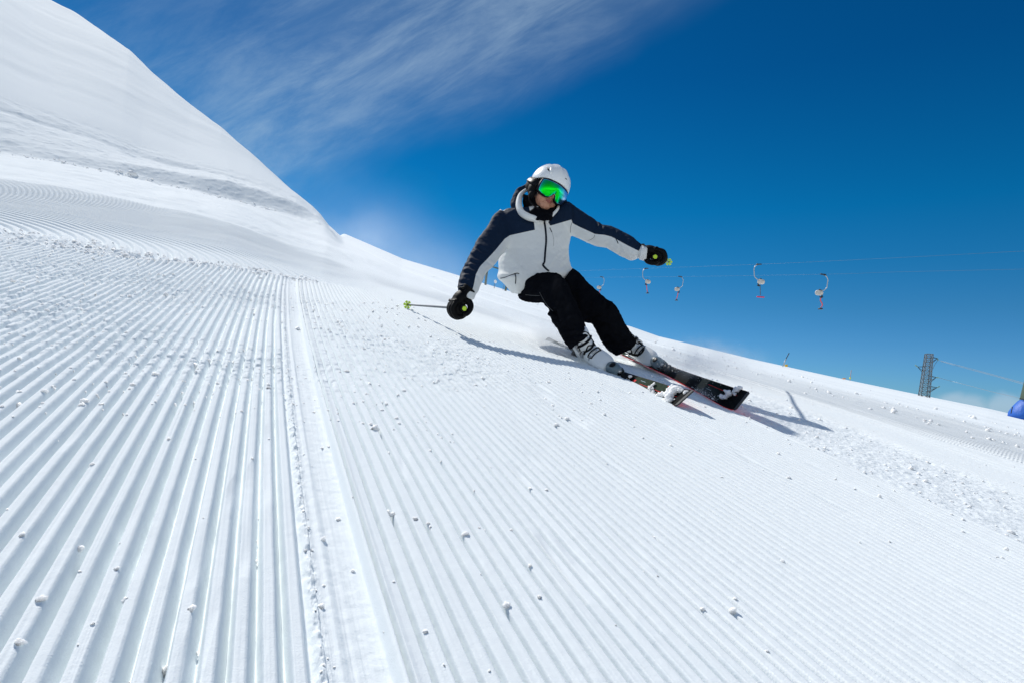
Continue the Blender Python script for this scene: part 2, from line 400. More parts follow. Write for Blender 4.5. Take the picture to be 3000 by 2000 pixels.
# snow material
ms = bpy.data.materials.new('packed_snow'); ms.use_nodes = True
nt = ms.node_tree; N = nt.nodes; L = nt.links
bs = N['Principled BSDF']
bs.inputs['Base Color'].default_value = (0.895, 0.94, 0.955, 1); bs.inputs['Roughness'].default_value = 0.9; bs.inputs['Specular IOR Level'].default_value = 0.03
tc = node('ShaderNodeTexCoord')
n1 = node('ShaderNodeTexNoise'); n1.inputs['Scale'].default_value = 420; n1.inputs['Detail'].default_value = 2; L.new(tc.outputs['Object'], n1.inputs['Vector'])
n2 = node('ShaderNodeTexNoise'); n2.inputs['Scale'].default_value = 45; n2.inputs['Detail'].default_value = 5; L.new(tc.outputs['Object'], n2.inputs['Vector'])
ar = node('ShaderNodeAttribute', attribute_name='ridge'); aa = node('ShaderNodeAttribute', attribute_name='corduroy'); arr = node('ShaderNodeAttribute', attribute_name='rough')
wv = mth('COSINE', mth('MULTIPLY', mth('SUBTRACT', ar.outputs['Fac'], 0.25), 2*math.pi))
hg = mth('MULTIPLY', mth('MULTIPLY', wv, aa.outputs['Fac']), 0.0052)
hs = mth('ADD', mth('MULTIPLY', n1.outputs[0], 0.0007), mth('MULTIPLY', n2.outputs[0], mth('MULTIPLY_ADD', arr.outputs['Fac'], 0.004, 0.0012)))
bp = node('ShaderNodeBump'); bp.inputs['Strength'].default_value = 1.0; bp.inputs['Distance'].default_value = 1.0
L.new(mth('ADD', hg, hs), bp.inputs['Height']); L.new(bp.outputs[0], bs.inputs['Normal'])
me.materials.append(ms)
slope = bpy.data.objects.new('snow_slope', me); C.objects.link(slope); tag(slope, kind='structure')
del V, quads, Rg, Pg, tt, ss, hd, uu, ro, am, hh, _p
# ------------------------------------------------------------------ shape helpers (all in right/up/forward metres unless said otherwise)
def unit(v): v = np.asarray(v, float); return v/np.linalg.norm(v)
def cr(pts, n):
    """Catmull-Rom through rows of pts, n steps per span"""
    p = np.asarray(pts, float); p = np.vstack([2*p[0]-p[1], p, 2*p[-1]-p[-2]]); o = []
    for i in range(1, len(p)-2):
        for k in range(n):
            t = k/n; a, b, c, d = p[i-1], p[i], p[i+1], p[i+2]
            o.append(0.5*((2*b)+(c-a)*t+(2*a-5*b+4*c-d)*t*t+(-a+3*b-3*c+d)*t**3))
    o.append(p[-2]); return np.array(o)
def rings(rg, cap=True):
    k = len(rg); n = len(rg[0]); V = np.vstack(rg); Fc = []
    for i in range(k-1):
        for j in range(n):
            j2 = (j+1) % n; Fc.append((i*n+j, i*n+j2, (i+1)*n+j2, (i+1)*n+j))
    if cap:
        V = np.vstack([V, rg[0].mean(0), rg[-1].mean(0)]); c0, c1 = k*n, k*n+1
        for j in range(n):
            j2 = (j+1) % n; Fc.append((c0, j2, j)); Fc.append((c1, (k-1)*n+j, (k-1)*n+j2))
    return V, Fc
def ribbon(st, n=30, sub=5, ex=2.3):
    """stations (xA, yA, xB, yB, z, dz, half thickness): both outline points in photo pixels"""
    S = cr(st, sub); rg = []
    th = np.linspace(0, 2*math.pi, n, endpoint=False)
    for xa, ya, xb, yb, z, dz, t in S:
        A = P(xa, ya, z-dz/2); B = P(xb, yb, z+dz/2); c = (A+B)/2; a = (B-A)/2
        v = unit(c); b = unit(v-unit(a)*(v@unit(a)))*t
        cx = np.sign(np.cos(th))*np.abs(np.cos(th))**(2/ex); sx = np.sign(np.sin(th))*np.abs(np.sin(th))**(2/ex)
        rg.append(c+np.outer(cx, a)+np.outer(sx, b))
    return rings(rg)
def tube(pts, rad, n=10, sub=1, cap=True, flat=None):
    p = cr(pts, sub) if sub > 1 else np.asarray(pts, float)
    r = np.interp(np.linspace(0, 1, len(p)), np.linspace(0, 1, len(np.atleast_1d(rad))), np.atleast_1d(rad)) if np.ndim(rad) else np.full(len(p), rad)
    tg = np.gradient(p, axis=0); up = None; rg = []; th = np.linspace(0, 2*math.pi, n, endpoint=False)
    for i in range(len(p)):
        t = unit(tg[i])
        if up is None: up = unit(np.cross(t, [0.3, 0.9, 0.31] if abs(t[1]) < 0.9 else [1, 0, 0]))
        up = unit(up-t*(up@t)); s = np.cross(t, up)
        rg.append(p[i]+r[i]*(np.outer(np.cos(th), up)+np.outer(np.sin(th), s)*(flat or 1)))
    return rings(rg, cap)
def ell(c, rad, ax=None, nu=20, nv=14):
    th = np.linspace(0, math.pi, nv+2)[1:-1]; ph = np.linspace(0, 2*math.pi, nu, endpoint=False)
    ax = np.eye(3) if ax is None else np.asarray(ax)
    rg = [np.asarray(c)+(np.stack([np.sin(t)*np.cos(ph)*rad[0], np.sin(t)*np.sin(ph)*rad[1], np.full(nu, math.cos(t)*rad[2])], -1) @ ax.T) for t in th]
    return rings(rg)
def box(c, hs, ax=None, bev=0.0):
    ax = np.eye(3) if ax is None else np.asarray(ax); hs = np.asarray(hs, float); b = bev
    rg = []
    for z, q in ((-1, b), (-1, 0), (1, 0), (1, b)) if b else ((-1, 0), (1, 0)):
        zz = z*hs[2] if (q or not b) else z*(hs[2]-b)
        if b:
            x, y = hs[0]-q, hs[1]-q; k = b
            pts = [(x, -y+k), (x, y-k), (x-k, y), (-x+k, y), (-x, y-k), (-x, -y+k), (-x+k, -y), (x-k, -y)]
        else: pts = [(hs[0], -hs[1]), (hs[0], hs[1]), (-hs[0], hs[1]), (-hs[0], -hs[1])]
        rg.append(np.asarray(c)+np.array([(a_, b_, zz) for a_, b_ in pts]) @ ax.T)
    return rings(rg)
def join(parts):
    V = []; Fc = []; k = 0
    for v, f in parts:
        V.append(v); Fc += [tuple(int(i)+k for i in q) for q in f]; k += len(v)
    return np.vstack(V), Fc
def solid(V, Fc):
    bm = bmesh.new(); vs = [bm.verts.new(v) for v in V]
    for f in Fc:
        try: bm.faces.new([vs[i] for i in f])
        except ValueError: pass
    bmesh.ops.recalc_face_normals(bm, faces=bm.faces)
    me = bpy.data.meshes.new('tmp'); bm.to_mesh(me); bm.free(); return me
def remesh(parts, voxel=0.006, sm=6):
    me = bpy.data.meshes.new('tmp'); bm = bmesh.new()
    for v, f in parts:
        m1 = solid(v, f); bm.from_mesh(m1); bpy.data.meshes.remove(m1)
    bm.to_mesh(me); bm.free()
    o = bpy.data.objects.new('tmp', me); C.objects.link(o)
    md = o.modifiers.new('r', 'REMESH'); md.mode = 'VOXEL'; md.voxel_size = voxel; md.adaptivity = 0
    if sm:
        s = o.modifiers.new('s', 'SMOOTH'); s.factor = 0.6; s.iterations = sm
    dg = bpy.context.evaluated_depsgraph_get(); ev = o.evaluated_get(dg); m2 = ev.to_mesh()
    V = np.empty(len(m2.vertices)*3); m2.vertices.foreach_get('co', V); V = V.reshape(-1, 3)
    Fc = [tuple(p.vertices) for p in m2.polygons]
    ev.to_mesh_clear(); bpy.data.objects.remove(o); bpy.data.meshes.remove(me)
    return V, Fc
def vnormals(V, Fc):
    q = np.array([f if len(f) == 4 else (*f, f[2]) for f in Fc]); n = np.cross(V[q[:, 2]]-V[q[:, 0]], V[q[:, 3]]-V[q[:, 1]])
    tri_ = q[:, 2] == q[:, 3]
    if tri_.any(): n[tri_] = np.cross(V[q[tri_, 1]]-V[q[tri_, 0]], V[q[tri_, 2]]-V[q[tri_, 0]])
    o = np.zeros_like(V)
    for k in range(4): np.add.at(o, q[:, k], n)
    return o/np.maximum(np.linalg.norm(o, axis=1), 1e-12)[:, None]
def cproj(c): return np.stack([1500+F*c[:, 0]/c[:, 2], 1000-F*c[:, 1]/c[:, 2]], -1)
def outn(V, Fc):
    n = vnormals(V, Fc); 
    vol = 0.0
    for f in Fc[::7]: vol += V[f[0]] @ np.cross(V[f[1]], V[f[2]])
    c = V.mean(0); s = np.sign(np.einsum('ij,ij->', n, V-c)); return n*(s if s else 1)
def seg_d(p, a, b):
    a = np.asarray(a, float); b = np.asarray(b, float); d = b-a; t = np.clip(((p-a)@d)/(d@d), 0, 1)
    q = p-(a+t[:, None]*d); s = d[0]*q[:, 1]-d[1]*q[:, 0]
    return np.linalg.norm(q, axis=1), t, np.sign(s)
def folds(V, Fc, fl, amp=1.0):
    """press creases into cloth: each (polyline in photo pixels, width px, depth m)"""
    nn = outn(V, Fc); p = cproj(V); facing = np.clip(-np.einsum('ij,ij->i', nn, V/np.linalg.norm(V, axis=1)[:, None])*3+0.3, 0, 1)
    for pl, w, dep in fl:
        best = np.full(len(V), 1e9); tt_ = np.zeros(len(V))
        for i in range(len(pl)-1):
            d, t, _ = seg_d(p, pl[i], pl[i+1]); m = d < best; best[m] = d[m]; tt_[m] = (i+t[m])/(len(pl)-1)
        tap = np.clip(np.minimum(tt_, 1-tt_)*5+0.25, 0, 1)
        dis = dep*tap*(-np.exp(-(best/w)**2)+0.55*np.exp(-((best-2.0*w)/w)**2))
        V = V+nn*(dis*facing*amp)[:, None]
    return V
def crumple(V, Fc, amp, scale, st=(1, 1, 1)):
    nn = outn(V, Fc)
    d = np.array([noise.fractal(Vector((v[0]*scale*st[0], v[1]*scale*st[1], v[2]*scale*st[2])), 1.0, 2.0, 3, noise_basis='PERLIN_ORIGINAL') for v in V])
    return V+nn*(d*amp)[:, None]
def sdpoly(p, poly):
    """signed distance in pixels to a polygon, inside positive"""
    poly = np.asarray(poly, float); ins = np.zeros(len(p), bool); best = np.full(len(p), 1e9)
    for i in range(len(poly)):
        a, b = poly[i], poly[(i+1) % len(poly)]
        d, _, _ = seg_d(p, a, b); best = np.minimum(best, d)
        c = ((a[1] > p[:, 1]) != (b[1] > p[:, 1])); x = (b[0]-a[0])*(p[:, 1]-a[1])/((b[1]-a[1]) or 1e-9)+a[0]
        ins ^= c & (p[:, 0] < x)
    return np.where(ins, best, -best)
def mkc(name, Vc, Fc, m, parent=None, **k): return mk(name, W(Vc), Fc, m, parent, **k)
def flipfix(o):
    bm = bmesh.new(); bm.from_mesh(o.data); bmesh.ops.recalc_face_normals(bm, faces=bm.faces); bm.to_mesh(o.data); bm.free()
def fattr(o, name, arr):
    a = o.data.attributes.new(name, 'FLOAT', 'POINT'); a.data.foreach_set('value', np.asarray(arr, np.float32))
def bvh(V, Fc): return BVHTree.FromPolygons([Vector(v) for v in V], Fc)
def surf(b, px, py, off=0.0):
    d = Vector(P(px, py, 1.0)).normalized(); h = b.ray_cast(Vector((0, 0, 0)), d)
    if h[0] is None:
        return None
    return np.array(h[0])-np.array(d)*off
def strip_on(b, pl, w, off, sub=6, rad=None):
    pts = [surf(b, x, y, off) for x, y in cr(pl, sub)]; pts = [q for q in pts if q is not None]
    return tube(np.array(pts), w, n=8)
# ------------------------------------------------------------------ skier
M_navy = mat('navy_cloth', (0.006, 0.017, 0.040), 0.8, bump=(900, 0.25, 0.002), spec=0.12)
M_black = mat('black_cloth', (0.0065, 0.0072, 0.0095), 0.85, bump=(700, 0.2, 0.002), vary=0.3, vscale=20, spec=0.0)
M_blackpl = mat('black_plastic', (0.006, 0.0065, 0.008), 0.42, spec=0.14)
M_leather = mat('black_leather', (0.004, 0.0042, 0.0052), 0.55, bump=(160, 0.35, 0.003), spec=0.10)
M_white = mat('light_grey_cloth', (0.74, 0.76, 0.76), 0.75, bump=(900, 0.2, 0.002))
M_shell = mat('white_shell', (0.85, 0.87, 0.88), 0.32, coat=0.25, vary=0.04, vscale=12)
M_boot = mat('white_boot_plastic', (0.74, 0.77, 0.79), 0.38, coat=0.2, vary=0.05, vscale=14)
M_skin = mat('skin', (0.50, 0.25, 0.165), 0.55, bump=(260, 0.3, 0.001), vary=0.18, vscale=40)
M_lip = mat('lips', (0.36, 0.11, 0.09), 0.5)
M_metal = mat('brushed_metal', (0.45, 0.46, 0.48), 0.3, metal=0.9)
M_lime = mat('lime_plastic', (0.52, 0.76, 0.03), 0.4)
M_zip = mat('navy_zip', (0.005, 0.009, 0.020), 0.5, spec=0.2)
# jacket: navy yoke and outer sleeves over light grey, cut along a pattern line stored on the cloth
mj = bpy.data.materials.new('two_tone_cloth'); mj.use_nodes = True
nt = mj.node_tree; N = nt.nodes; L = nt.links; bs = N['Principled BSDF']
at = node('ShaderNodeAttribute', attribute_name='navy'); st_ = mth('GREATER_THAN', at.outputs['Fac'], 0.0)
mx = node('ShaderNodeMix', data_type='RGBA'); L.new(st_, mx.inputs[0]); mx.inputs[6].default_value = (0.74, 0.76, 0.76, 1); mx.inputs[7].default_value = (0.006, 0.017, 0.042, 1)
L.new(mx.outputs[2], bs.inputs['Base Color']); bs.inputs['Roughness'].default_value = 0.7; bs.inputs['Specular IOR Level'].default_value = 0.12
tc = node('ShaderNodeTexCoord'); n1 = node('ShaderNodeTexNoise'); n1.inputs['Scale'].default_value = 28; n1.inputs['Detail'].default_value = 7; n1.inputs['Roughness'].default_value = 0.6; n1.inputs['Distortion'].default_value = 0.6; L.new(tc.outputs['Object'], n1.inputs['Vector'])
sm_ = mth('MULTIPLY', mth('ABSOLUTE', at.outputs['Fac']), 0.5, clamp=True)
bp = node('ShaderNodeBump'); bp.inputs['Strength'].default_value = 0.5; bp.inputs['Distance'].default_value = 0.008
L.new(mth('ADD', n1.outputs[0], mth('MULTIPLY', sm_, 0.15)), bp.inputs['Height']); L.new(bp.outputs[0], bs.inputs['Normal'])

feet = (PW(1735, 1060, 3.45)+PW(1890, 1072, 3.85))/2
person = empty('person', feet)
ABS['person'] = (feet, np.eye(3))
tag(person, 'skier in navy and grey jacket, black trousers and white helmet leaning into a turn', 'person')

# --- jacket
torso = ribbon([(a_, b_, c_, d_, 4.21-(z_-3.75)*.5, q_, t_*1.16) for a_, b_, c_, d_, z_, q_, t_ in [(1500, 860, 1600, 862, 3.93, .05, .10), (1481, 836, 1672, 806, 3.90, .10, .15), (1460, 814, 1667, 778, 3.86, .12, .155), (1463, 792, 1660, 752, 3.81, .13, .150),
                (1463, 765, 1660, 728, 3.75, .14, .145), (1466, 737, 1665, 699, 3.70, .15, .140), (1462, 702, 1673, 664, 3.65, .16, .135), (1462, 665, 1678, 634, 3.61, .17, .125),
                (1464, 638, 1668, 608, 3.59, .16, .110), (1482, 613, 1648, 596, 3.58, .12, .09), (1518, 612, 1625, 604, 3.57, .05, .05)]], n=40, ex=2.4)
armR = ribbon([(1466, 612, 1530, 680, 4.25, .0, 0.0840), (1446, 632, 1510, 705, 4.18, .0, 0.0952), (1427, 664, 1491, 722, 4.08, .0, 0.0918), (1409, 686, 1477, 741, 3.98, .0, 0.0874), (1396, 706, 1462, 757, 3.89, .0, 0.0829), (1377, 745, 1446, 780, 3.79, .0, 0.0762), (1356, 781, 1428, 797, 3.7, .0, 0.0717), (1345, 816, 1411, 832, 3.62, .0, 0.0672), (1341, 845, 1399, 858, 3.57, .0, 0.0616), (1345, 862, 1386, 872, 3.54, 0, 0.0504)], ex=2.1)
armL = ribbon([(1630, 598, 1640, 690, 4.28, 0, 0.0896), (1663, 592, 1655, 690, 4.27, .0, 0.0952), (1692, 611, 1682, 692, 4.24, .0, 0.0918), (1722, 631, 1704, 703, 4.2, .0, 0.0874), (1746, 647, 1727, 714, 4.17, .0, 0.0829), (1765, 658, 1752, 723, 4.13, .0, 0.0784), (1803, 668, 1778, 727, 4.09, .0, 0.0739), (1828, 680, 1800, 741, 4.05, .0, 0.0694), (1850, 693, 1826, 753, 4.01, .0, 0.0650), (1873, 713, 1850, 762, 3.98, .0, 0.0605), (1888, 721, 1872, 757, 3.96, 0, 0.0504), (1896, 726, 1888, 762, 3.95, 0, 0.0470)], ex=2.1)
jv, jf = remesh([torso, armR, armL], 0.0065, 8)
nn_ = outn(jv, jf)
# sleeve crumple rings
pj = cproj(jv)
FOLD = [([(1393, 722), (1412, 735), (1432, 742)], 5, .011), ([(1376, 745), (1395, 755), (1420, 766)], 4.5, .011), ([(1384, 733), (1400, 748)], 4, .008), ([(1356, 782), (1372, 778), (1392, 792)], 4.5, .010), ([(1352, 800), (1375, 796), (1400, 808)], 4, .008),
        ([(1347, 830), (1360, 826), (1385, 836)], 4, .008), ([(1345, 845), (1362, 843), (1383, 850)], 3.5, .006), ([(1402, 700), (1430, 716)], 6, .006), ([(1368, 770), (1385, 768), (1410, 775)], 4, .006),
        ([(1424, 765), (1445, 780)], 4, .008), ([(1420, 790), (1432, 783)], 3.5, .006), ([(1409, 826), (1398, 805)], 4, .005),
        ([(1746, 648), (1750, 675), (1744, 688)], 4, .010), ([(1762, 660), (1760, 675), (1752, 686)], 4.5, .011), ([(1741, 689), (1738, 700), (1725, 705)], 3, .004), ([(1800, 672), (1798, 685), (1790, 692)], 5, .007), ([(1776, 724), (1784, 708)], 4, .007),
        ([(1852, 705), (1840, 714)], 3.5, .007), ([(1868, 715), (1862, 732)], 3.5, .007), ([(1878, 718), (1874, 735)], 3, .005), ([(1870, 757), (1868, 742)], 4, .006), ([(1810, 745), (1822, 725)], 5, .004), ([(1690, 612), (1700, 640)], 5, .005), ([(1675, 600), (1678, 645)], 3.5, .008),
        ([(1484, 712), (1478, 735), (1470, 747)], 5, .010), ([(1492, 716), (1487, 730)], 4, .006), ([(1462, 790), (1490, 800), (1530, 802)], 6, .006), ([(1466, 812), (1500, 806), (1521, 800)], 3, .008), ([(1480, 832), (1500, 826)], 5, .004),
        ([(1648, 742), (1630, 762), (1613, 790)], 4, .008), ([(1658, 748), (1640, 764), (1624, 785)], 4, .006), ([(1580, 770), (1588, 782), (1595, 795)], 5, .006), ([(1655, 700), (1630, 712)], 7, .003), ([(1470, 745), (1490, 770), (1500, 790)], 9, .004),
        ([(1540, 705), (1560, 740), (1565, 775)], 14, .003), ([(1664, 765), (1650, 778), (1640, 790)], 5, .005), ([(1658, 725), (1645, 735)], 5, .006), ([(1488, 645), (1500, 665)], 8, .005), ([(1500, 628), (1512, 645)], 6, .006)]
jv = folds(jv, jf, FOLD, 0.62)
jv = crumple(jv, jf, 0.005, 8, (1, 1, 0.8)); jv = crumple(jv, jf, 0.002, 34)
pj = cproj(jv)
rightarm = [(1440, 590), (1380, 600), (1320, 700), (1310, 900), (1352, 905), (1383, 853), (1388, 836), (1394, 805), (1404, 785), (1410, 777), (1424, 763), (1450, 735), (1479, 700), (1494, 690), (1567, 674), (1563, 640), (1556, 632), (1548, 600), (1530, 560), (1500, 600), (1487, 612)]
leftyoke = [(1609, 634), (1604, 647), (1612, 662), (1674, 644), (1678, 655), (1699, 666), (1743, 686), (1772, 689), (1791, 694), (1803, 700), (1839, 720), (1872, 736), (1878, 722), (1890, 690), (1800, 600), (1690, 560), (1640, 570), (1622, 600)]
nav = np.maximum(sdpoly(pj, rightarm), sdpoly(pj, leftyoke))
nav = np.minimum(nav, -sdpoly(pj, [(1450, 590), (1500, 590), (1499, 603), (1488, 609), (1476, 618), (1462, 616), (1450, 618)]))
jacket = mkc('jacket', jv, jf, mj, person); fattr(jacket, 'navy', nav)
JB = bvh(jv, jf)
zipp = strip_on(JB, [(1591, 640), (1597, 665), (1600, 703), (1597, 741), (1595, 767), (1591, 777), (1600, 788), (1608, 795)], 0.0075, -0.001, 8)
mkc('front_zip', *zipp, M_zip, jacket)
mkc('pocket_zip', *strip_on(JB, [(1611, 668), (1614, 675), (1617, 681)], 0.0028, 0.001), M_zip, jacket)
mkc('pocket_zip', *strip_on(JB, [(1617, 681), (1622, 700), (1622, 722)], 0.0012, 0.0005), mat('grey_seam', (0.3, 0.31, 0.32)), jacket)
mkc('pocket_zip', *strip_on(JB, [(1466, 816), (1480, 813), (1498, 806), (1514, 801), (1521, 803)], 0.0028, 0.001), M_zip, jacket)
mkc('zip_pull', *strip_on(JB, [(1508, 801), (1511, 812), (1510, 832)], 0.0032, 0.004), M_zip, jacket)
mkc('sleeve_zip', *strip_on(JB, [(1804, 700), (1808, 707), (1811, 714)], 0.003, 0.001), M_zip, jacket)
mkc('sleeve_seam', *strip_on(JB, [(1743, 688), (1740, 696), (1730, 703), (1722, 705)], 0.0012, 0.0), M_zip, jacket)
mkc('sleeve_seam', *strip_on(JB, [(1677, 603), (1679, 625), (1678, 645), (1672, 665), (1671, 682)], 0.0014, 0.0), M_zip, jacket)
q = surf(JB, 1555, 645, 0.001)
mkc('chest_emblem', *ell(q, (0.0045, 0.0045, 0.0025)), mat('red_thread', (0.65, 0.02, 0.03)), jacket)
# cuffs
mkc('cuff', *ribbon([(1364, 848, 1394, 860, 3.555, 0, .056), (1362, 862, 1390, 874, 3.54, 0, .054), (1368, 872, 1384, 879, 3.53, 0, .05)]), M_white, jacket)
mkc('cuff', *ribbon([(1880, 724, 1872, 760, 3.945, 0, .054), (1892, 724, 1886, 764, 3.94, 0, .055), (1897, 728, 1893, 765, 3.94, 0, .05)]), M_white, jacket)
# hood standing round the neck
def pl3(pts): return np.array([P(*p) for p in pts])
hood_path = pl3([(1548, 548, 4.37), (1523, 563, 4.33), (1510, 592, 4.27), (1517, 622, 4.21), (1540, 641, 4.17), (1566, 648, 4.15)])
hood_v, hood_f = remesh([tube(hood_path, [0.028, 0.032, 0.036, 0.038, 0.032, 0.016], n=16, sub=6), tube(pl3([(1548, 548, 4.37), (1580, 560, 4.45), (1625, 575, 4.47), (1650, 596, 4.41), (1640, 620, 4.27), (1618, 640, 4.18)]), [0.028, .03, .03, .032, .028, .012], n=16, sub=6)], 0.006, 3)
hood_v = crumple(hood_v, hood_f, 0.006, 22)
mkc('hood', hood_v, hood_f, M_navy, jacket)
lin = remesh([tube(pl3([(1545, 553, 4.31), (1526, 572, 4.27), (1520, 598, 4.20), (1527, 622, 4.14), (1547, 636, 4.10), (1568, 643, 4.11), (1580, 655, 4.14)]), [0.010, .020, .024, .026, .027, .024, .014], n=14, sub=6),
              tube(pl3([(1637, 600, 4.21), (1634, 613, 4.18), (1620, 629, 4.15), (1606, 642, 4.14), (1600, 655, 4.15)]), [0.007, .011, .013, .015, .012], n=14, sub=6)], 0.0045, 3)
mkc('hood_lining', *lin, M_white, jacket)
flap = ribbon([(1560, 638, 1588, 634, 4.12, 0, .012), (1566, 655, 1594, 652, 4.14, 0, .014), (1570, 672, 1596, 670, 4.16, 0, .012)], ex=2.0)
mkc('zip_flap', *flap, M_white, jacket)
gait = remesh([ribbon([(1532, 570, 1640, 590, 4.26, 0, .075), (1532, 600, 1640, 605, 4.27, 0, .08), (1540, 622, 1630, 622, 4.21, 0, .09), (1560, 646, 1614, 646, 4.14, 0, .08)])], 0.006, 3)
mkc('neck_warmer', crumple(*gait, 0.006, 30), gait[1], M_black, person)

# --- trousers
leg1 = ribbon([(1580, 812, 1535, 850, 4.2, 0, 0.1120), (1545, 806, 1519, 868, 4.12, 0, 0.1120), (1575, 800, 1530, 880, 4.0, 0, 0.1120), (1606, 799, 1556, 887, 3.88, 0, 0.1120), (1640, 806, 1590, 888, 3.76, 0, 0.1098), (1664, 834, 1604, 902, 3.67, 0, 0.1030), (1684, 876, 1611, 924, 3.6, 0, 0.0986), (1702, 912, 1624, 950, 3.54, 0, 0.0986), (1713, 945, 1640, 975, 3.49, 0, 0.0952), (1718, 966, 1655, 1000, 3.45, 0, 0.0941), (1728, 984, 1670, 1024, 3.42, 0, 0.0918)], n=34, ex=2.2)
leg2 = ribbon([(1650, 800, 1600, 850, 4.2, 0, 0.1120), (1672, 790, 1615, 862, 4.17, 0, 0.1176), (1690, 794, 1634, 878, 4.08, 0, 0.1176), (1725, 829, 1668, 908, 3.99, 0, 0.1120), (1752, 857, 1698, 934, 3.92, 0, 0.1064), (1778, 876, 1718, 945, 3.87, 0, 0.1008), (1804, 897, 1734, 948, 3.85, 0, 0.1008), (1826, 940, 1748, 970, 3.84, 0, 0.1008), (1842, 966, 1764, 998, 3.84, 0, 0.0986), (1855, 985, 1780, 1020, 3.84, 0, 0.0963), (1863, 1003, 1799, 1037, 3.84, 0, 0.0941), (1848, 1022, 1812, 1040, 3.84, 0, 0.0672)], n=34, ex=2.2)
pelvis = ribbon([(1535, 800, 1655, 790, 4.14, .05, .12), (1528, 822, 1668, 806, 4.16, .05, .13), (1545, 858, 1655, 850, 4.18, .0, .11)])
seat_ = ribbon([(1525, 840, 1518, 868, 4.15, 0, .09), (1560, 845, 1545, 884, 4.10, 0, .10), (1600, 850, 1590, 886, 4.02, 0, .09)])
tv, tf = remesh([leg1, leg2, pelvis, seat_], 0.0065, 7)
TF = [([(1650, 815), (1660, 840), (1668, 862)], 7, .012), ([(1668, 852), (1690, 900), (1712, 930)], 8, .010), ([(1580, 857), (1600, 895), (1630, 925)], 5, .008), ([(1606, 905), (1625, 915), (1642, 935)], 5, .012), ([(1612, 930), (1632, 935), (1650, 950)], 5, .010),
      ([(1540, 866), (1565, 867), (1590, 868)], 4, .006), ([(1520, 850), (1545, 840), (1560, 830)], 6, .006), ([(1640, 870), (1655, 900), (1660, 940)], 9, .006), ([(1636, 955), (1660, 965), (1690, 968)], 6, .008), ([(1652, 985), (1680, 985), (1712, 975)], 5, .009),
      ([(1668, 1012), (1695, 1000), (1722, 985)], 5, .006), ([(1775, 876), (1782, 888), (1776, 905)], 5, .016), ([(1725, 833), (1715, 850)], 6, .008), ([(1752, 858), (1742, 876)], 6, .008), ([(1728, 940), (1750, 930), (1775, 925)], 6, .009), ([(1742, 958), (1765, 955), (1790, 960)], 6, .008),
      ([(1800, 900), (1810, 930), (1815, 960)], 8, .007), ([(1775, 1010), (1805, 1005), (1840, 985)], 6, .009), ([(1798, 1030), (1825, 1022), (1858, 1002)], 4, .006), ([(1690, 800), (1680, 850), (1700, 900)], 9, .008), ([(1620, 830), (1600, 850)], 7, .006)]
tv = folds(tv, tf, TF); tv = crumple(tv, tf, 0.008, 11); tv = crumple(tv, tf, 0.0035, 30)
pants = mkc('trousers', tv, tf, M_black, person); TB = bvh(tv, tf)
M_dgrey = mat('dark_grey_trim', (0.045, 0.05, 0.055), 0.5)
mkc('leg_zip', *strip_on(TB, [(1581, 857), (1592, 878), (1605, 897), (1620, 912)], 0.0022, 0.001), M_dgrey, pants)
mkc('pocket_seam', *strip_on(TB, [(1540, 864), (1560, 866), (1582, 867)], 0.0016, 0.001), M_dgrey, pants)
mkc('pull_tab', *tube(pl3([(1857, 991, 3.80), (1864, 988, 3.80), (1869, 991, 3.81)]), 0.004), M_blackpl, pants)

# --- body (skin) under the clothes, one surface
HS = 1.30
HO = P(1605, 560, 4.23)
fh = unit([0.33, -0.25, -0.90]); uh = np.array([0.46, 0.92, 0.0]); uh = unit(uh-fh*(uh@fh))
xh = -np.cross(fh, uh); xh = unit(xh)
if xh[0] > 0: xh = -xh                     # towards the viewer's left
HA = np.stack([xh, fh, uh], axis=1)        # columns, in right/up/forward
def h2c(v): return HO+HS*np.asarray(v, float) @ HA.T
def hell(c, r, ax=None): 
    v, f = ell(c, r, ax); return h2c(v), f
def htube(pts, r, **k):
    v, f = tube(pts, r, **k); return h2c(v), f
head = [hell((0, -.005, .025), (.076, .096, .10)), hell((0, .025, -.045), (.062, .066, .062)), hell((0, .062, -.088), (.034, .030, .024)), hell((.030, .045, -.052), (.034, .036, .040)), hell((-.030, .045, -.052), (.034, .036, .040)),
        htube([(0, .085, .02), (0, .098, -.005), (0, .112, -.028)], [.009, .012, .0145]), hell((.013, .098, -.032), (.009, .012, .008)), hell((-.013, .098, -.032), (.009, .012, .008)),
        htube([(-.024, .082, -.059), (-.008, .093, -.0555), (.008, .093, -.0555), (.024, .082, -.059)], [.004, .0065, .0065, .004]), htube([(-.022, .081, -.066), (0, .092, -.068), (.022, .081, -.066)], [.004, .008, .004]),
        hell((.078, 0, 0), (.010, .020, .032)), hell((-.078, 0, 0), (.010, .020, .032))]
neck_b = P(1590, 640, 4.33)
body = head+[tube(np.array([h2c((0, -.01, -.05)), h2c((0, -.02, -.12)), neck_b]), [.055, .055, .06], n=16, sub=3)]
jo = lambda *a: P(*a)
body += [ribbon([(1530, 780, 1640, 760, 4.15, 0, .08), (1510, 720, 1630, 690, 4.22, .05, .08), (1500, 665, 1640, 640, 4.28, .08, .07), (1560, 625, 1615, 615, 4.3, 0, .05)]),
         tube(np.array([jo(1505, 670, 4.24), jo(1433, 745, 3.88), jo(1366, 862, 3.56)]), [.035, .028, .024], n=12, sub=5), tube(np.array([jo(1650, 640, 4.28), jo(1765, 694, 4.13), jo(1890, 744, 3.95)]), [.035, .028, .024], n=12, sub=5),
         tube(np.array([jo(1570, 835, 4.1), jo(1628, 864, 3.74), jo(1700, 1010, 3.52)]), [.055, .035, .035], n=12, sub=5), tube(np.array([jo(1635, 825, 4.15), jo(1765, 905, 3.90), jo(1828, 1015, 3.84)]), [.055, .035, .035], n=12, sub=5)]
bv, bf = remesh(body, 0.0045, 2)
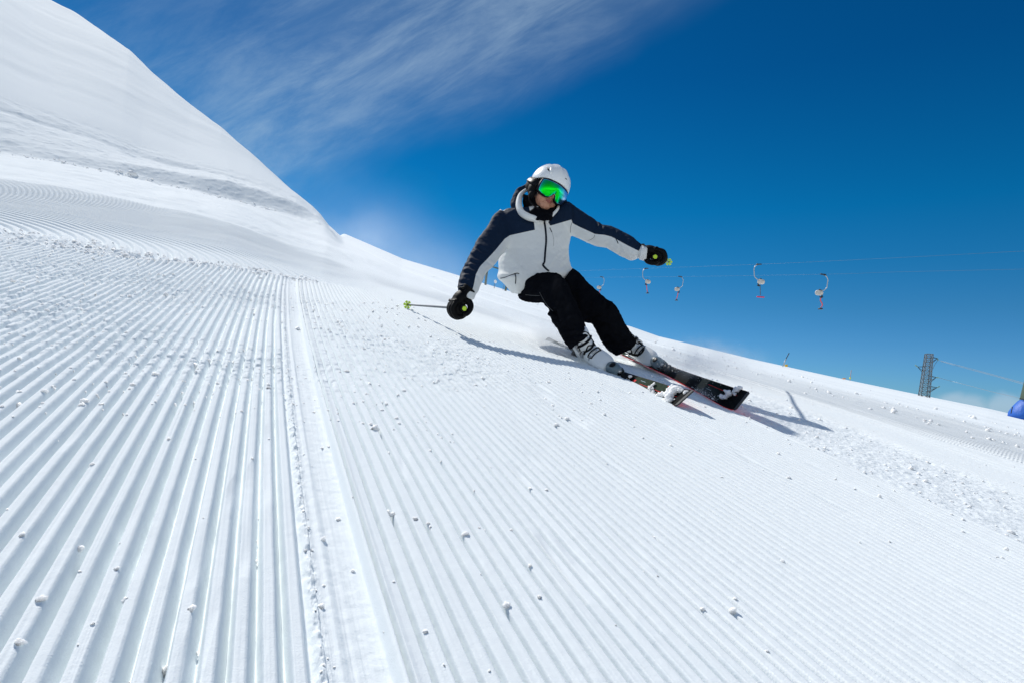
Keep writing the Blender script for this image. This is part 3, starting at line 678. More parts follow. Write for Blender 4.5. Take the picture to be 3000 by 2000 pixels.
bo = mkc('body', bv, bf, M_skin, person)
# lips read darker than the face; a shade of stubble on the jaw
lipv = join([htube([(-.021, .0865, -.0605), (-.007, .0985, -.0585), (.007, .0985, -.0585), (.021, .0865, -.0605)], [.0025, .0038, .0038, .0025], sub=3), htube([(-.018, .087, -.0665), (0, .099, -.0680), (.018, .087, -.0665)], [.0022, .0048, .0022], sub=4)])
mkc('lips', *lipv, M_lip, bo)

# --- helmet
def shell(az, el, grow=0.0):
    """helmet surface in head axes; az 0 = front"""
    a, b, c = .1125+grow, .133+grow, .122+grow
    d = np.array([-math.sin(az)*math.cos(el), math.cos(az)*math.cos(el), math.sin(el)])
    k = 1/math.sqrt((d[0]/a)**2+(d[1]/b)**2+(d[2]/c)**2)
    # long shallow channels and raised ribs over the crown
    rib = 0
    for xc, w, am_ in ((0.0, .010, -.0045), (.024, .007, .0025), (-.024, .007, .0025), (.052, .009, -.004), (-.052, .009, -.004)):
        x = d[0]*k; rib += am_*math.exp(-((x-xc)/w)**2)*max(0, min(1, (el-0.55)*3))*max(0, min(1, (1.45-abs(el-0.0))*3+0.4))
    return d*(k+rib)+np.array([0, -.012, .034])
def low(az):
    a = abs((az+math.pi) % (2*math.pi)-math.pi)
    return float(np.interp(a, [0, .5, 0.95, 1.25, 1.6, 2.2, 3.15], [.10, .07, -.02, -.12, -.18, -.48, -.55]))
rg = []; NA = 72; NE = 26
for e in range(NE+1):
    ring = []
    for i in range(NA):
        az = 2*math.pi*i/NA; l = low(az); el = l+(math.pi/2-0.004-l)*(e/NE); ring.append(shell(az, el))
    rg.append(np.array(ring))
# turned-in lip
lip_ = [rg[0]*0.965+np.array([0, -.0004, .001]), rg[0]*0.90+np.array([0, -.001, .004])]
v, f = rings([lip_[1], lip_[0]]+rg, cap=False); v = np.vstack([v, rg[-1].mean(0)]); kk = (len(rg)+1)*NA
f += [(kk+j, kk+(j+1) % NA, len(v)-1) for j in range(NA)]
helmet = mkc('helmet', h2c(v), f, M_shell, person); flipfix(helmet)
HB = bvh(h2c(v), [tuple(q) for q in f])
def onh(pts, rad, m, nm, off=0.0, sub=4):
    p_ = [surf(HB, x, y, off) for x, y in pts]; p_ = np.array([q_ for q_ in p_ if q_ is not None])
    if len(p_) < 2: print('vent off', pts); return
    mkc(nm, *tube(p_, rad, n=10, sub=sub), m, helmet)
onh([(1603, 490), (1606, 497), (1610, 503)], [.002, .0058, .002], M_blackpl, 'vent'); onh([(1610, 478), (1614, 490), (1614, 504), (1612, 512)], [.002, .0075, .0065, .001], M_shell, 'vent_rib', -.001)
onh([(1655, 522), (1658, 525), (1661, 527)], [.001, .0042, .001], M_blackpl, 'vent'); onh([(1632, 480), (1640, 487), (1646, 496)], [.001, .006, .001], M_shell, 'vent_rib', -.001)
onh([(1598, 476), (1602, 478), (1606, 480)], [.001, .0035, .001], M_blackpl, 'vent')
pads = []
for s in (1, -1):
    pads.append(remesh([hell((s*.092, .012, -.028), (.024, .040, .050)), hell((s*.086, .030, -.066), (.020, .030, .032)), hell((s*.100, -.035, -.012), (.020, .050, .040)), hell((s*.088, -.02, .01), (.03, .07, .02))], 0.004, 3))
for pdd in pads: mkc('ear_pad', *pdd, M_leather, helmet)
mkc('chin_strap', *htube([(.092, .02, -.085), (.075, .045, -.115), (.02, .062, -.124), (-.03, .060, -.122), (-.08, .04, -.10), (-.094, .01, -.07)], .0055, sub=6, flat=0.5), M_blackpl, helmet)
mkc('strap_buckle', *hell((.094, .022, -.078), (.006, .010, .009)), M_metal, helmet)
# --- goggles
ml = bpy.data.materials.new('mirror_lens'); ml.use_nodes = True
nt = ml.node_tree; N = nt.nodes; L = nt.links; bs = N['Principled BSDF']
lw = node('ShaderNodeLayerWeight'); lw.inputs['Blend'].default_value = 0.5
cr_ = node('ShaderNodeValToRGB'); L.new(lw.outputs['Facing'], cr_.inputs[0])
e = cr_.color_ramp.elements; e[0].position = 0.0; e[0].color = (0.005, 0.72, 0.02, 1); e[1].position = 0.85; e[1].color = (0.45, 0.62, 1.0, 1)
for p_, c_ in ((0.07, (0.005, 0.72, 0.02)), (0.18, (0.0, 0.70, 0.22)), (0.30, (0.02, 0.62, 0.55)), (0.45, (0.35, 0.62, 0.95))):
    q_ = e.new(p_); q_.color = (*c_, 1)
L.new(cr_.outputs[0], bs.inputs['Base Color']); bs.inputs['Metallic'].default_value = 1.0; bs.inputs['Roughness'].default_value = 0.22
def gog(az, v, grow=0.0):
    top = .040-.010*abs(az/1.15)**2; bot = -.046+.030*math.exp(-(az/.17)**2)+.022*max(0, abs(az)-.72)**1.0*1.2-.004*math.exp(-((abs(az)-.42)/.2)**2)
    z = bot-grow+(top-bot+2*grow)*v; bulge = .010*math.sin(math.pi*v)
    rx, ry = .093+grow*.5, .068+bulge
    a_ = az*1.0
    return np.array([-(rx+bulge*.3)*math.sin(a_), .052+ry*math.cos(a_), z-.003])
def gmesh(grow, off, azm=1.15):
    rg = []
    for i in range(41):
        az = -azm+2*azm*i/40
        rg.append(np.array([gog(az, j/14, grow)+np.array([0, off, 0]) for j in range(15)]))
    V = np.vstack(rg); Fc = [(i*15+j, (i+1)*15+j, (i+1)*15+j+1, i*15+j+1) for i in range(40) for j in range(14)]
    return V, Fc
def gsolid(grow, o0, o1, azm):
    a, fa_ = gmesh(grow, o0, azm); b, _ = gmesh(grow, o1, azm); n = len(a); V = np.vstack([a, b]); Fc = list(fa_)+[tuple(n+i for i in f[::-1]) for f in fa_]
    edge = [i*15 for i in range(41)]+[40*15+j for j in range(1, 15)]+[i*15+14 for i in range(39, -1, -1)]+[j for j in range(13, 0, -1)]
    for i in range(len(edge)):
        p_, q_ = edge[i], edge[(i+1) % len(edge)]; Fc.append((p_, q_, n+q_, n+p_))
    return V, Fc
v, f = gsolid(0.0045, -.002, -.040, 1.22); gogg = mkc('goggles', h2c(v), f, M_blackpl, person); flipfix(gogg)
v, f = gsolid(0.0, .0025, -.004, 1.15); lens = mkc('lens', h2c(v), f, ml, gogg); flipfix(lens)
for s in (1, -1):
    mkc('goggle_strap', *htube([(s*.088, .055, -.002), (s*.110, .025, -.002), (s*.117, -.01, .004), (s*.116, -.05, .010)], .020, sub=5, flat=0.22), M_blackpl, gogg)

# --- gloves closed round the grips
def glove(org, a, w, side, sc_=1.24, flipk=1):
    """org on the grip near its top, a along the pole, w towards the wrist, side = the knuckle side"""
    a = unit(a); w = unit(np.asarray(w)-a*(np.asarray(w)@a)); k = unit(side-a*(side@a)-w*(np.asarray(side)@w))
    B = np.stack([w, k, a], axis=1)
    g = lambda pts: org+np.asarray(pts, float)*sc_ @ B.T
    parts = [ (lambda v, f: (g(v), f))(*ell((-.012, .006, .044), (.046, .046, .044))), (lambda v, f: (g(v), f))(*ell((.040, .026, .042), (.050, .030, .046))), (lambda v, f: (g(v), f))(*ell((.012, .038, .042), (.030, .018, .044)))]
    parts.append(tube(g([(.030, .018, .040), (.065, .015, .040), (.098, .010, .038), (.115, .008, .036)]), np.array([.036, .034, .031, .036])*sc_, n=18, sub=3))
    for i, (off, ln, rr) in enumerate(((.012, 1.0, .0125), (.034, 1.08, .013), (.056, 1.02, .0125), (.077, .9, .0112))):
        parts.append(tube(g([(.004, .040, off), (-.026*ln, .036*ln, off), (-.046*ln, .010, off), (-.040*ln, -.018, off-.001), (-.016, -.032*ln, off-.002), (.004, -.026, off-.003)]), np.array([rr*1.1, rr*1.08, rr, rr, rr*.95, rr*.8])*sc_, n=12, sub=4))
    parts.append(tube(g([(.055, -.005, .018), (.038, -.030, .006), (.014, -.036, -.004), (-.012, -.030, -.006), (-.026, -.014, -.004)]), np.array([.019, .017, .0145, .0135, .011])*sc_, n=12, sub=4))
    v, f = remesh(parts, 0.0032, 2)
    return v, f, g
g1o = P(1358, 904, 3.46); b1 = P(1194, 893, 4.34); a1 = unit(b1-g1o)
g1v, g1f, g1 = glove(g1o+a1*0.015, a1, P(1370, 860, 3.54)-g1o, np.array([-1.0, 0.25, 0.1]))
gl1 = mkc('glove', g1v, g1f, M_leather, person); flipfix(gl1)
g2o = P(1920, 753, 3.88); b2 = P(1959, 768, 5.02); a2 = unit(b2-g2o)
g2v, g2f, g2 = glove(g2o+a2*0.015, a2, P(1880, 742, 3.95)-g2o, np.array([0.35, 1.0, 0.1]))
gl2 = mkc('glove', g2v, g2f, M_leather, person); flipfix(gl2)
for gg, par in ((g1, gl1), (g2, gl2)):
    for off in (.014, .034, .054, .074):
        mkc('knuckle_guard', *tube(gg([(.018, .050, off-.008), (.010, .053, off), (.018, .050, off+.008)]), .0055, n=8, sub=3), M_blackpl, par)
    mkc('wrist_strap', *tube(gg([(.092, .046, .0), (.090, .050, .035), (.092, .046, .072), (.094, .01, .085)]), .009, n=8, sub=4, flat=0.35), M_blackpl, par)

# ------------------------------------------------------------------ poles
M_shaft = mat('grey_shaft', (0.13, 0.145, 0.16), 0.35, metal=0.6)
def pole(g0, bk, label):
    a = unit(bk-g0); x = unit(np.cross(a, [0.1, 1, 0.2])); y = np.cross(a, x); aw, xw = a @ M3.T, x @ M3.T; yw = np.cross(aw, xw)
    org = W(bk+a*0.09)
    root = eframe('ski_pole', org, np.stack([xw, yw, aw], axis=1)); tag(root, label, 'ski pole', 'ski poles')
    mkc('shaft', *tube(np.array([g0+a*0.10, g0+a*0.5, bk]), [.0088, .0080, .0058], n=12, sub=3), M_shaft, root)
    mkc('grip', *tube(np.array([g0-a*.012, g0-a*.006, g0+a*.01, g0+a*.05, g0+a*.10, g0+a*.13]), [.019, .0215, .018, .0155, .016, .011], n=16), M_blackpl, root)
    ringv = []
    for t_, rr in ((-.0165, .0115), (-.0155, .0150), (-.011, .0160), (-.008, .0160)):
        th = np.arange(6)*math.pi/3+0.3; ringv.append(g0+a*t_+rr*(np.outer(np.cos(th), x)+np.outer(np.sin(th), y)))
    o = mkc('grip_cap', *rings(ringv), M_lime, root, smooth=False); flipfix(o)
    mkc('tip_ferrule', *tube(np.array([bk-a*.01, bk+a*.04, bk+a*.075]), [.0075, .006, .0045], n=10), M_blackpl, root)
    mkc('point', *tube(np.array([bk+a*.07, bk+a*.09]), [.003, .0015], n=8), M_metal, root)
    pv = []; 
    for k in range(6):
        th0 = k*math.pi/3; outl = [(0.010, -.30), (.0285, -.42), (.031, -.22), (.032, 0), (.031, .22), (.0285, .42), (.010, .30)]
        top = [bk+a*(-.002+rr*.12)+rr*(math.cos(th0+q)*x+math.sin(th0+q)*y) for rr, q in outl]; botm = [p_+a*.004 for p_ in top]
        pv.append(rings([np.array(top), np.array(botm)]))
    pv.append(tube(np.array([bk-a*.006, bk+a*.008]), .0125, n=12))
    o = mkc('basket', *join(pv), M_lime, root, smooth=False); flipfix(o)
    return root
pole(g1o, b1, 'grey pole with lime basket touching the snow, held low in the lower glove')
pole(g2o, b2, 'pole pointing away behind the raised glove, lime basket seen against the sky')
# ------------------------------------------------------------------ skis, boots, bindings
M_top = []
def topsheet(name, zones):
    m = bpy.data.materials.new(name); m.use_nodes = True
    global nt, N, L
    nt = m.node_tree; N = nt.nodes; L = nt.links; bs = N['Principled BSDF']
    tc = node('ShaderNodeTexCoord'); sx = node('ShaderNodeSeparateXYZ'); L.new(tc.outputs['Object'], sx.inputs[0])
    mr = node('ShaderNodeMapRange'); L.new(sx.outputs['Y'], mr.inputs[0]); mr.inputs[1].default_value = -0.85; mr.inputs[2].default_value = 0.85
    cr = node('ShaderNodeValToRGB'); cr.color_ramp.interpolation = 'CONSTANT'; L.new(mr.outputs[0], cr.inputs[0])
    e = cr.color_ramp.elements; e[0].position = 0; e[0].color = (*zones[0][1], 1); e[1].position = (zones[1][0]+.85)/1.7; e[1].color = (*zones[1][1], 1)
    for y, c in zones[2:]:
        q = e.new((y+.85)/1.7); q.color = (*c, 1)
    n1 = node('ShaderNodeTexNoise'); n1.inputs['Scale'].default_value = 60; n1.inputs['Detail'].default_value = 6; L.new(tc.outputs['Object'], n1.inputs['Vector'])
    mx = node('ShaderNodeMix', data_type='RGBA', blend_type='MULTIPLY'); mx.inputs[0].default_value = 0.85
    cr2 = node('ShaderNodeValToRGB'); L.new(n1.outputs[0], cr2.inputs[0]); cr2.color_ramp.elements[0].position = 0.35; cr2.color_ramp.elements[0].color = (0.55, 0.6, 0.55, 1); cr2.color_ramp.elements[1].position = 0.62
    L.new(cr.outputs[0], mx.inputs[6]); L.new(cr2.outputs[0], mx.inputs[7]); L.new(mx.outputs[2], bs.inputs['Base Color'])
    bs.inputs['Roughness'].default_value = 0.7; bs.inputs['Specular IOR Level'].default_value = 0.03
    return m
BLK, OLV, DKG, WHT = (0.006, 0.007, 0.008), (0.030, 0.050, 0.033), (0.008, 0.014, 0.013), (0.55, 0.56, 0.54)
M_ski1 = topsheet('olive_topsheet', [(-.85, (.3, .31, .3)), (-.74, OLV), (-.50, BLK), (.33, OLV), (.70, BLK)])
M_ski2 = topsheet('black_topsheet', [(-.85, (.3, .31, .3)), (-.74, OLV), (-.50, BLK), (.33, (0.11, 0.11, 0.085)), (.40, DKG), (.60, BLK)])
M_red = mat('red_gloss', (0.72, 0.03, 0.035), 0.6, spec=0.05)
M_base = mat('red_base', (1.0, 0.035, 0.06), 0.7, spec=0.05)
M_edge = mat('steel_edge', (0.5, 0.5, 0.52), 0.35, metal=0.9)
M_dash = mat('pale_blue_print', (0.32, 0.42, 0.46), 0.6, spec=0.05)
M_snowc = bpy.data.materials.new('loose_snow'); M_snowc.use_nodes = True
nt = M_snowc.node_tree; N = nt.nodes; L = nt.links; b_ = N['Principled BSDF']; b_.inputs['Base Color'].default_value = (0.97, 0.97, 0.965, 1); b_.inputs['Roughness'].default_value = 0.8; b_.inputs['Specular IOR Level'].default_value = 0.05
tc = node('ShaderNodeTexCoord'); n1 = node('ShaderNodeTexNoise'); n1.inputs['Scale'].default_value = 260; n1.inputs['Detail'].default_value = 3; L.new(tc.outputs['Object'], n1.inputs['Vector'])
bp = node('ShaderNodeBump'); bp.inputs['Strength'].default_value = 0.6; bp.inputs['Distance'].default_value = 0.003; L.new(n1.outputs[0], bp.inputs['Height']); L.new(bp.outputs[0], b_.inputs['Normal'])
b_.inputs['Subsurface Weight'].default_value = 1.0; b_.inputs['Subsurface Radius'].default_value = (1, 1, 1); b_.inputs['Subsurface Scale'].default_value = 0.03
SL = 1.64
def sw(y):      # half width along the ski, y from -0.82 (tail) to 0.82 (tip)
    h = float(np.interp(y, [-.82, -.80, -.74, -.4, -.05, .35, .66, .76, .80, .82], [.040, .048, .051, .041, .0345, .047, .0605, .0615, .058, .050]))
    return h
def sz(y): return (0.045*max(0, (y-.58)/.24)**2.0)+(0.022*max(0, (-y-.70)/.12)**1.6)-0.030*math.exp(-(y/.5)**2)+0.008
def thk(y): return float(np.interp(abs(y), [0, .45, .72, .82], [1, .85, .5, .35]))
def make_ski(tip_edge, tail_edge, Wd, label, mt, extra):
    e1 = W(tip_edge); Fd = unit(tip_edge-tail_edge); Wd = unit(Wd-Fd*(Wd@Fd))
    n = np.cross(Wd, Fd); n = unit(n); n = n if n[1] > 0 else -n
    cen = (tip_edge+tail_edge)/2; ln = np.linalg.norm(tip_edge-tail_edge)
    # the buried edge lies along tip_edge..tail_edge; the centre line is half a width up the slope of the ski
    org = tip_edge-Fd*0.745+Wd*0.056
    Fw, nw = Fd @ M3.T, n @ M3.T; xw = np.cross(Fw, nw)
    ax = np.stack([xw, Fw, nw], axis=1); ow = W(org)
    root = eframe('ski', ow, ax); tag(root, label, 'ski', 'skis')
    loc = lambda p: ow+np.asarray(p, float) @ ax.T
    ys = np.concatenate([np.linspace(-.82, -.7, 10), np.linspace(-.66, .55, 26), np.linspace(.58, .82, 18)])
    k = ln/SL
    def slab(z0, z1, inset0, inset1):
        rg = []
        for y in ys:
            h = sw(y); z = sz(y); q = thk(y)
            rg.append(np.array([(-h+inset0, y, z+z0*q), (h-inset0, y, z+z0*q), (h-inset1, y, z+z1*q), (-h+inset1, y, z+z1*q)]))
        return rings(rg)
    def put(name, vf, m, par=root, sm=True):
        o = mk(name, loc(vf[0]), vf[1], m, par, smooth=sm); flipfix(o); return o
    put('topsheet', slab(.0145, .0175, .0012, .0035), mt, sm=False)
    put('sidewall', slab(.0025, .0145, .0004, .0010), M_red, sm=False)
    put('base', slab(.0, .0025, .0015, .0), M_base, sm=False)
    def decal(y0, y1, x0, x1, m, name):
        rg = []
        for y in np.linspace(y0, y1, 12): z = sz(y); rg.append(np.array([(x0, y, z+.0173*thk(y)), (x1, y, z+.0173*thk(y)), (x1, y, z+.0173*thk(y)+.0012), (x0, y, z+.0173*thk(y)+.0012)]))
        return put(name, rings(rg), m, sm=False)
    extra(decal)
    # tip and tail guards
    for s_, y0, y1 in ((1, .800, .824), (-1, -.824, -.806)):
        rg = []
        for y in np.linspace(y0, y1, 5): h = sw(y)+.0012; z = sz(y); rg.append(np.array([(-h, y, z-.001), (h, y, z-.001), (h, y, z+.0185*thk(y)), (-h, y, z+.0185*thk(y))]))
        put('ski_tip_guard' if s_ > 0 else 'ski_tail_guard', rings(rg), mat('guard', (0.035, 0.037, 0.04), 0.5, spec=0.2), sm=False)
    return root, ow, ax, loc, put
def hg(px, py, dn=0.0):
    w, k = hit_ground(px, py); return toc(w)-NN*dn
def ex1(decal):
    decal(.40, .74, -.001, .0014, M_red, 'centre_line'); decal(.330, .352, -.016, .016, M_red, 'print_block'); decal(.385, .43, -.024, -.021, M_dash, 'print_dash')
    decal(.60, .635, -.053, -.046, M_red, 'print_block'); decal(-.74, -.69, -.02, .02, M_red, 'tail_print')
def ex2(decal):
    decal(.42, .72, -.020, -.018, M_red, 'centre_line'); decal(.43, .48, .006, .009, M_dash, 'print_dash'); decal(-.74, -.69, -.02, .02, M_red, 'tail_print')
s1, o1, x1, loc1, put1 = make_ski(hg(1971, 1190, .014), hg(1600, 1004, .06), np.array([.0915, .0695, .012]), 'olive green topped ski under the lower boot, tip heaped with snow', M_ski1, ex1)
s2, o2, x2, loc2, put2 = make_ski(hg(2150, 1207, -.004), hg(1735, 1000, .0), np.array([.075, .100, .012]), 'black topped ski with a red side edge under the upper boot', M_ski2, ex2)

M_bind = mat('blue_grey_housing', (0.12, 0.17, 0.20), 0.35)
BS = 1.12
def boot_binding(loc, put, root, ax, ow, by, lean, hemc, mirror):
    """boot and binding in the ski's own axes; by = where the sole centre sits along the ski"""
    z0 = sz(by)+.018
    L3 = lambda p: np.asarray(p, float)*np.array([BS, 1.02, BS])+np.array([0, by, z0])
    # lift plate
    put('binding_plate', (lambda v, f: (L3(v), f))(*box((0, .0, .008), (.031, .235, .008), bev=.004)), M_blackpl)
    # toe piece
    toe = [box((0, .205, .030), (.030, .045, .016), bev=.006)]
    put('toe_piece_base', (lambda v, f: (L3(v), f))(*join(toe)), M_blackpl)
    tv_, tf_ = remesh([tube(np.array([(0, .175, .048), (0, .215, .052), (0, .262, .040)]), [.034, .032, .021], n=18, sub=4), box((0, .19, .035), (.033, .03, .02), bev=.006)], .0035, 3)
    tp = put('toe_piece', (L3(tv_), tf_), M_bind)
    put('toe_window', (lambda v, f: (L3(v), f))(*ell((0, .218, .079), (.017, .024, .006))), M_blackpl, tp)
    put('toe_screw', (lambda v, f: (L3(v), f))(*tube(np.array([(0, .262, .046), (0, .272, .047)]), .010, n=14)), M_metal, tp)
    put('toe_collar', (lambda v, f: (L3(v), f))(*tube(np.array([(0, .250, .043), (0, .264, .044)]), .0175, n=16)), M_blackpl, tp)
    put('toe_nose', (lambda v, f: (L3(v), f))(*remesh([ell((0, .300, .020), (.026, .034, .012)), ell((0, .29, .03), (.015, .02, .012))], .003, 2)), M_blackpl)
    hv, hf = remesh([box((0, -.20, .045), (.032, .05, .035), bev=.008), tube(np.array([(0, -.17, .07), (0, -.22, .095), (0, -.27, .10)]), [.022, .02, .012], n=14, sub=3)], .004, 3)
    put('heel_piece', (L3(hv), hf), M_blackpl)
    for sx_ in (.034, -.034): put('brake_arm', (lambda v, f: (L3(v), f))(*tube(np.array([(sx_, -.03, .014), (sx_*1.15, -.12, .030), (sx_*1.25, -.21, .052), (sx_*1.3, -.25, .05)]), .0038, n=8, sub=4)), M_metal)
    # boot: ramp, lower shell, cuff
    up = unit(np.array([lean[0], lean[1], 1.0]))
    def r2(y, zc, rx, rz, x=0.0, ex=2.4):
        th = np.linspace(0, 2*math.pi, 28, endpoint=False)
        cx = np.sign(np.cos(th))*np.abs(np.cos(th))**(2/ex); sx = np.sign(np.sin(th))*np.abs(np.sin(th))**(2/ex)
        return np.stack([x+cx*rx, np.full(28, y), zc+sx*rz], -1)
    low_ = rings([r2(-.155, .075, .022, .035), r2(-.148, .078, .036, .052), r2(-.12, .085, .043, .060), r2(-.07, .092, .045, .066), r2(-.01, .094, .047, .066), r2(.04, .084, .052, .054), r2(.09, .072, .054, .041), r2(.13, .064, .050, .032), r2(.158, .058, .038, .023), r2(.168, .054, .022, .014)])
    c0 = np.array([0, -.055, .11]); pts = [c0+up*h for h in (0, .03, .055, .08, .10, .115, .122)]
    side_, fwd_ = np.array([1, 0, 0.]), unit(np.cross(up, [1, 0, 0])); fwd_ = fwd_ if fwd_[1] > 0 else -fwd_
    rg = []
    for c, rx, ry in zip(pts, (.048, .054, .057, .060, .063, .064, .058), (.082, .080, .076, .072, .069, .067, .060)):
        th = np.linspace(0, 2*math.pi, 28, endpoint=False); rg.append(c+np.outer(np.cos(th)*rx, side_)+np.outer(np.sin(th)*ry, fwd_))
    bvv, bff = remesh([low_, rings(rg)], .0042, 4)
    # where the clothes root is: boots belong to the person
    wp = lambda v: loc(L3(v))
    boot = mk('ski_boot', wp(bvv), bff, M_boot, person, frame=(ow, ax)); flipfix(boot)
    def bp_(name, vf, m, sm=True):
        o = mk(name, wp(vf[0]), vf[1], m, boot, smooth=sm); flipfix(o); return o
    bp_('sole', join([box((0, .10, .026), (.036, .075, .012), bev=.006), box((0, -.115, .026), (.034, .048, .012), bev=.006), box((0, .178, .028), (.026, .014, .008), bev=.004), box((0, 0, .033), (.030, .13, .008), bev=.004)]), M_blackpl, False)
    tree_ = bvh(bvv, bff)
    def on(p, dirn, off=0.002):      # drop a point on to the boot from outside along dirn
        p = np.asarray(p, float); d = Vector(dirn).normalized(); h = tree_.ray_cast(Vector(p-np.array(d)*0.3), d)
        return (np.array(h[0])-np.array(d)*off) if h[0] is not None else p
    # buckles: dark frames over the instep and cuff, bright levers on the outer side
    def belt(y, z, half, wid, name='buckle'):
        pts = []
        for q in np.linspace(-half, half, 13):
            dirn = (-math.sin(q), -0.35 if z > .1 else -0.15, -math.cos(q)) if z <= .1 else (-math.sin(q), -math.cos(q), -0.25)
            src = np.array([math.sin(q)*.02, y, z]); pts.append(on(src, dirn, .002))
        return np.array(pts)
    for (y, z, half) in ((.055, .085, .62), (.000, .10, .66)):
        A = belt(y-.013, z, half, .01); B_ = belt(y+.015, z, half, .01)
        pts = np.vstack([A, B_[::-1], A[:1]])
        bp_('buckle', tube(pts, .0042, n=8, flat=.8), M_blackpl)
        mid = (A+B_)/2; bp_('buckle_lever', tube(mid[3:9], .006, n=8, flat=.5), M_metal)
        e_ = mid[-2] if mirror > 0 else mid[1]
        bp_('buckle_lever', join([tube(np.array([e_, e_+np.array([mirror*.010, -.006, -.012]), e_+np.array([mirror*.012, -.012, -.030])]), .006, n=8, sub=3), ell(e_, (.008, .008, .006))]), M_metal)
    for zz in (.035, .075):
        c = c0+up*zz
        A = []
        for q in np.linspace(-.85, .85, 15):
            dirn = -(math.sin(q)*side_+math.cos(q)*fwd_); A.append(on(c, dirn, .002))
        A = np.array(A); bp_('cuff_strap', tube(A, .0085, n=8, flat=.5), M_blackpl)
        e_ = A[-2] if mirror > 0 else A[1]
        bp_('buckle_lever', join([tube(np.array([e_+up*.012, e_+np.array([mirror*.012, 0, 0]), e_-up*.026+np.array([mirror*.008, 0, 0])]), .0055, n=8, sub=3)]), M_metal)
    for sx_ in (1, -1):
        p_ = on((sx_*.02, -.055, .112), (-sx_, 0, 0), -.001); bp_('pivot', ell(p_, (.004, .012, .012)), M_boot)
    # liner top
    rg = []
    for c, rx, ry in zip([c0+up*.10, c0+up*.135], (.055, .052), (.056, .053)):
        th = np.linspace(0, 2*math.pi, 20, endpoint=False); rg.append(c+np.outer(np.cos(th)*rx, side_)+np.outer(np.sin(th)*ry, fwd_))
    bp_('liner', rings(rg), M_black)
    return boot
def local_y(px, py, loc_o, ax, zz):
    """where along the ski a photo point falls"""
    best = None
    for y in np.linspace(-.5, .5, 401):
        p_ = proj(loc_o+np.array([0, y, sz(y)+zz]) @ ax.T); d = np.hypot(p_[0]-px, p_[1]-py)
        if best is None or d < best[0]: best = (d, y)
    return best[1]
def lean_to(ow, ax, by, pt):     # direction from the ankle to a point inside the trouser leg
    v = (W(pt)-(ow+np.array([0, by-.055, sz(by)+.122]) @ ax.T)) @ ax; return v[0]/v[2], v[1]/v[2], v
by1 = local_y(1723, 1022, o1, x1, .13)+.055; l1 = lean_to(o1, x1, by1, P(1697, 990, 3.52))
by2 = local_y(1854, 1036, o2, x2, .13)+.055; l2 = lean_to(o2, x2, by2, P(1822, 1004, 3.84))
boot_binding(loc1, put1, s1, x1, o1, by1, (-.05, .05), None, 1)
boot_binding(loc2, put2, s2, x2, o2, by2, (0.0, .22), None, -1)

# snow heaped on the skis
def clump(org, ax, blobs, label, seed, vox=.004):
    parts = []; r_ = np.random.default_rng(seed)
    for (x, y, z, r) in blobs:
        for k in range(12):
            q = r_.normal(0, .55, 3)*r; parts.append(ell(np.array([x, y, z])+q*[1, 1, .35], (r*r_.uniform(.22, .55),)*3, nu=10, nv=7))
    v, f = remesh(parts, vox, 1); v = crumple(v, f, .009, 42); v = crumple(v, f, .0045, 95)
    w = org+v @ ax.T; o = mk('snow_clump', w, f, M_snowc); flipfix(o); tag(o, label, 'snow clump', 'snow lying on the skis')
zz = lambda y: sz(y)+.002+.018*thk(y)
clump(o1, x1, [(.030, .72, zz(.72)+.010, .030), (.0, .69, zz(.69)+.012, .034), (-.028, .66, zz(.66)+.010, .028), (-.04, .72, zz(.72)+.006, .02), (.02, .64, zz(.64)+.01, .026), (-.035, .77, zz(.77), .012), (.045, .70, zz(.70), .014)], 'large white heap of snow lying on the tip of the olive ski', 1)
clump(o1, x1, [(.012, .53, zz(.53)+.004, .018), (-.012, .50, zz(.50)+.003, .014), (.02, .56, zz(.56), .010)], 'small crumbly patch of snow halfway along the olive ski front', 2, .003)
clump(o2, x2, [(-.012, .655, zz(.655)+.010, .026), (.008, .63, zz(.63)+.008, .020)], 'pointed lump of snow standing near the black ski tip', 3)
clump(o2, x2, [(-.048, .70, zz(.7)+.006, .018)], 'smaller lump of snow on the lower edge of the black ski tip', 4)
clump(o1, x1, [(.0, by1+.315, zz(.3)+.012, .020), (.02, by1+.33, zz(.3)+.01, .014)], 'little lump of snow in front of the toe piece on the olive ski', 5, .003)
# ------------------------------------------------------------------ surface lift, pylon, markers
UPC = np.array([0, 0, 1.0]) @ M3          # plumb line in right/up/forward
M_galv = mat('galvanised_steel', (0.42, 0.45, 0.47), 0.4, metal=0.6); M_lat = mat('weathered_steel', (0.16, 0.18, 0.19), 0.6, metal=0.3)
M_dsteel = mat('dark_steel', (0.03, 0.035, 0.04), 0.5, metal=0.3)
M_drum = mat('weathered_white_plastic', (0.58, 0.55, 0.50), 0.5, vary=0.15, vscale=6)
M_redrope = mat('red_rope', (0.75, 0.08, 0.05), 0.6); M_green = mat('dark_green_paint', (0.045, 0.075, 0.045), 0.55, vary=0.2, vscale=3)
M_blue = mat('blue_padding', (0.005, 0.11, 0.50), 0.55, bump=(6, 0.4, 0.05), vary=0.12, vscale=4)
M_yel = mat('yellow_plastic', (0.80, 0.48, 0.02), 0.5); M_cable = mat('steel_cable', (0.10, 0.13, 0.16), 0.5, metal=0.5)
def cable(pts, r, label, name='haul_cable', grp='haul cables of the lift', cat='cable', m=None):
    v, f = tube(pl3(pts), r, n=6, sub=8); o = mkc(name, v, f, m or M_cable); tag(o, label, cat, grp)
def zl(x): return 4334/(45+.0715*(x-1700)) if x > 1500 else 4334/(45+.0715*(-200))
cable([(3300, 722, 4334/176), (3000, 736, 4334/150), (2600, 757, 4334/122), (2218, 775, 4334/95), (1890, 787, 60), (1700, 794, 73), (1500, 802, 118)], .005, 'upper thin haul cable crossing the sky above the tow hangers')
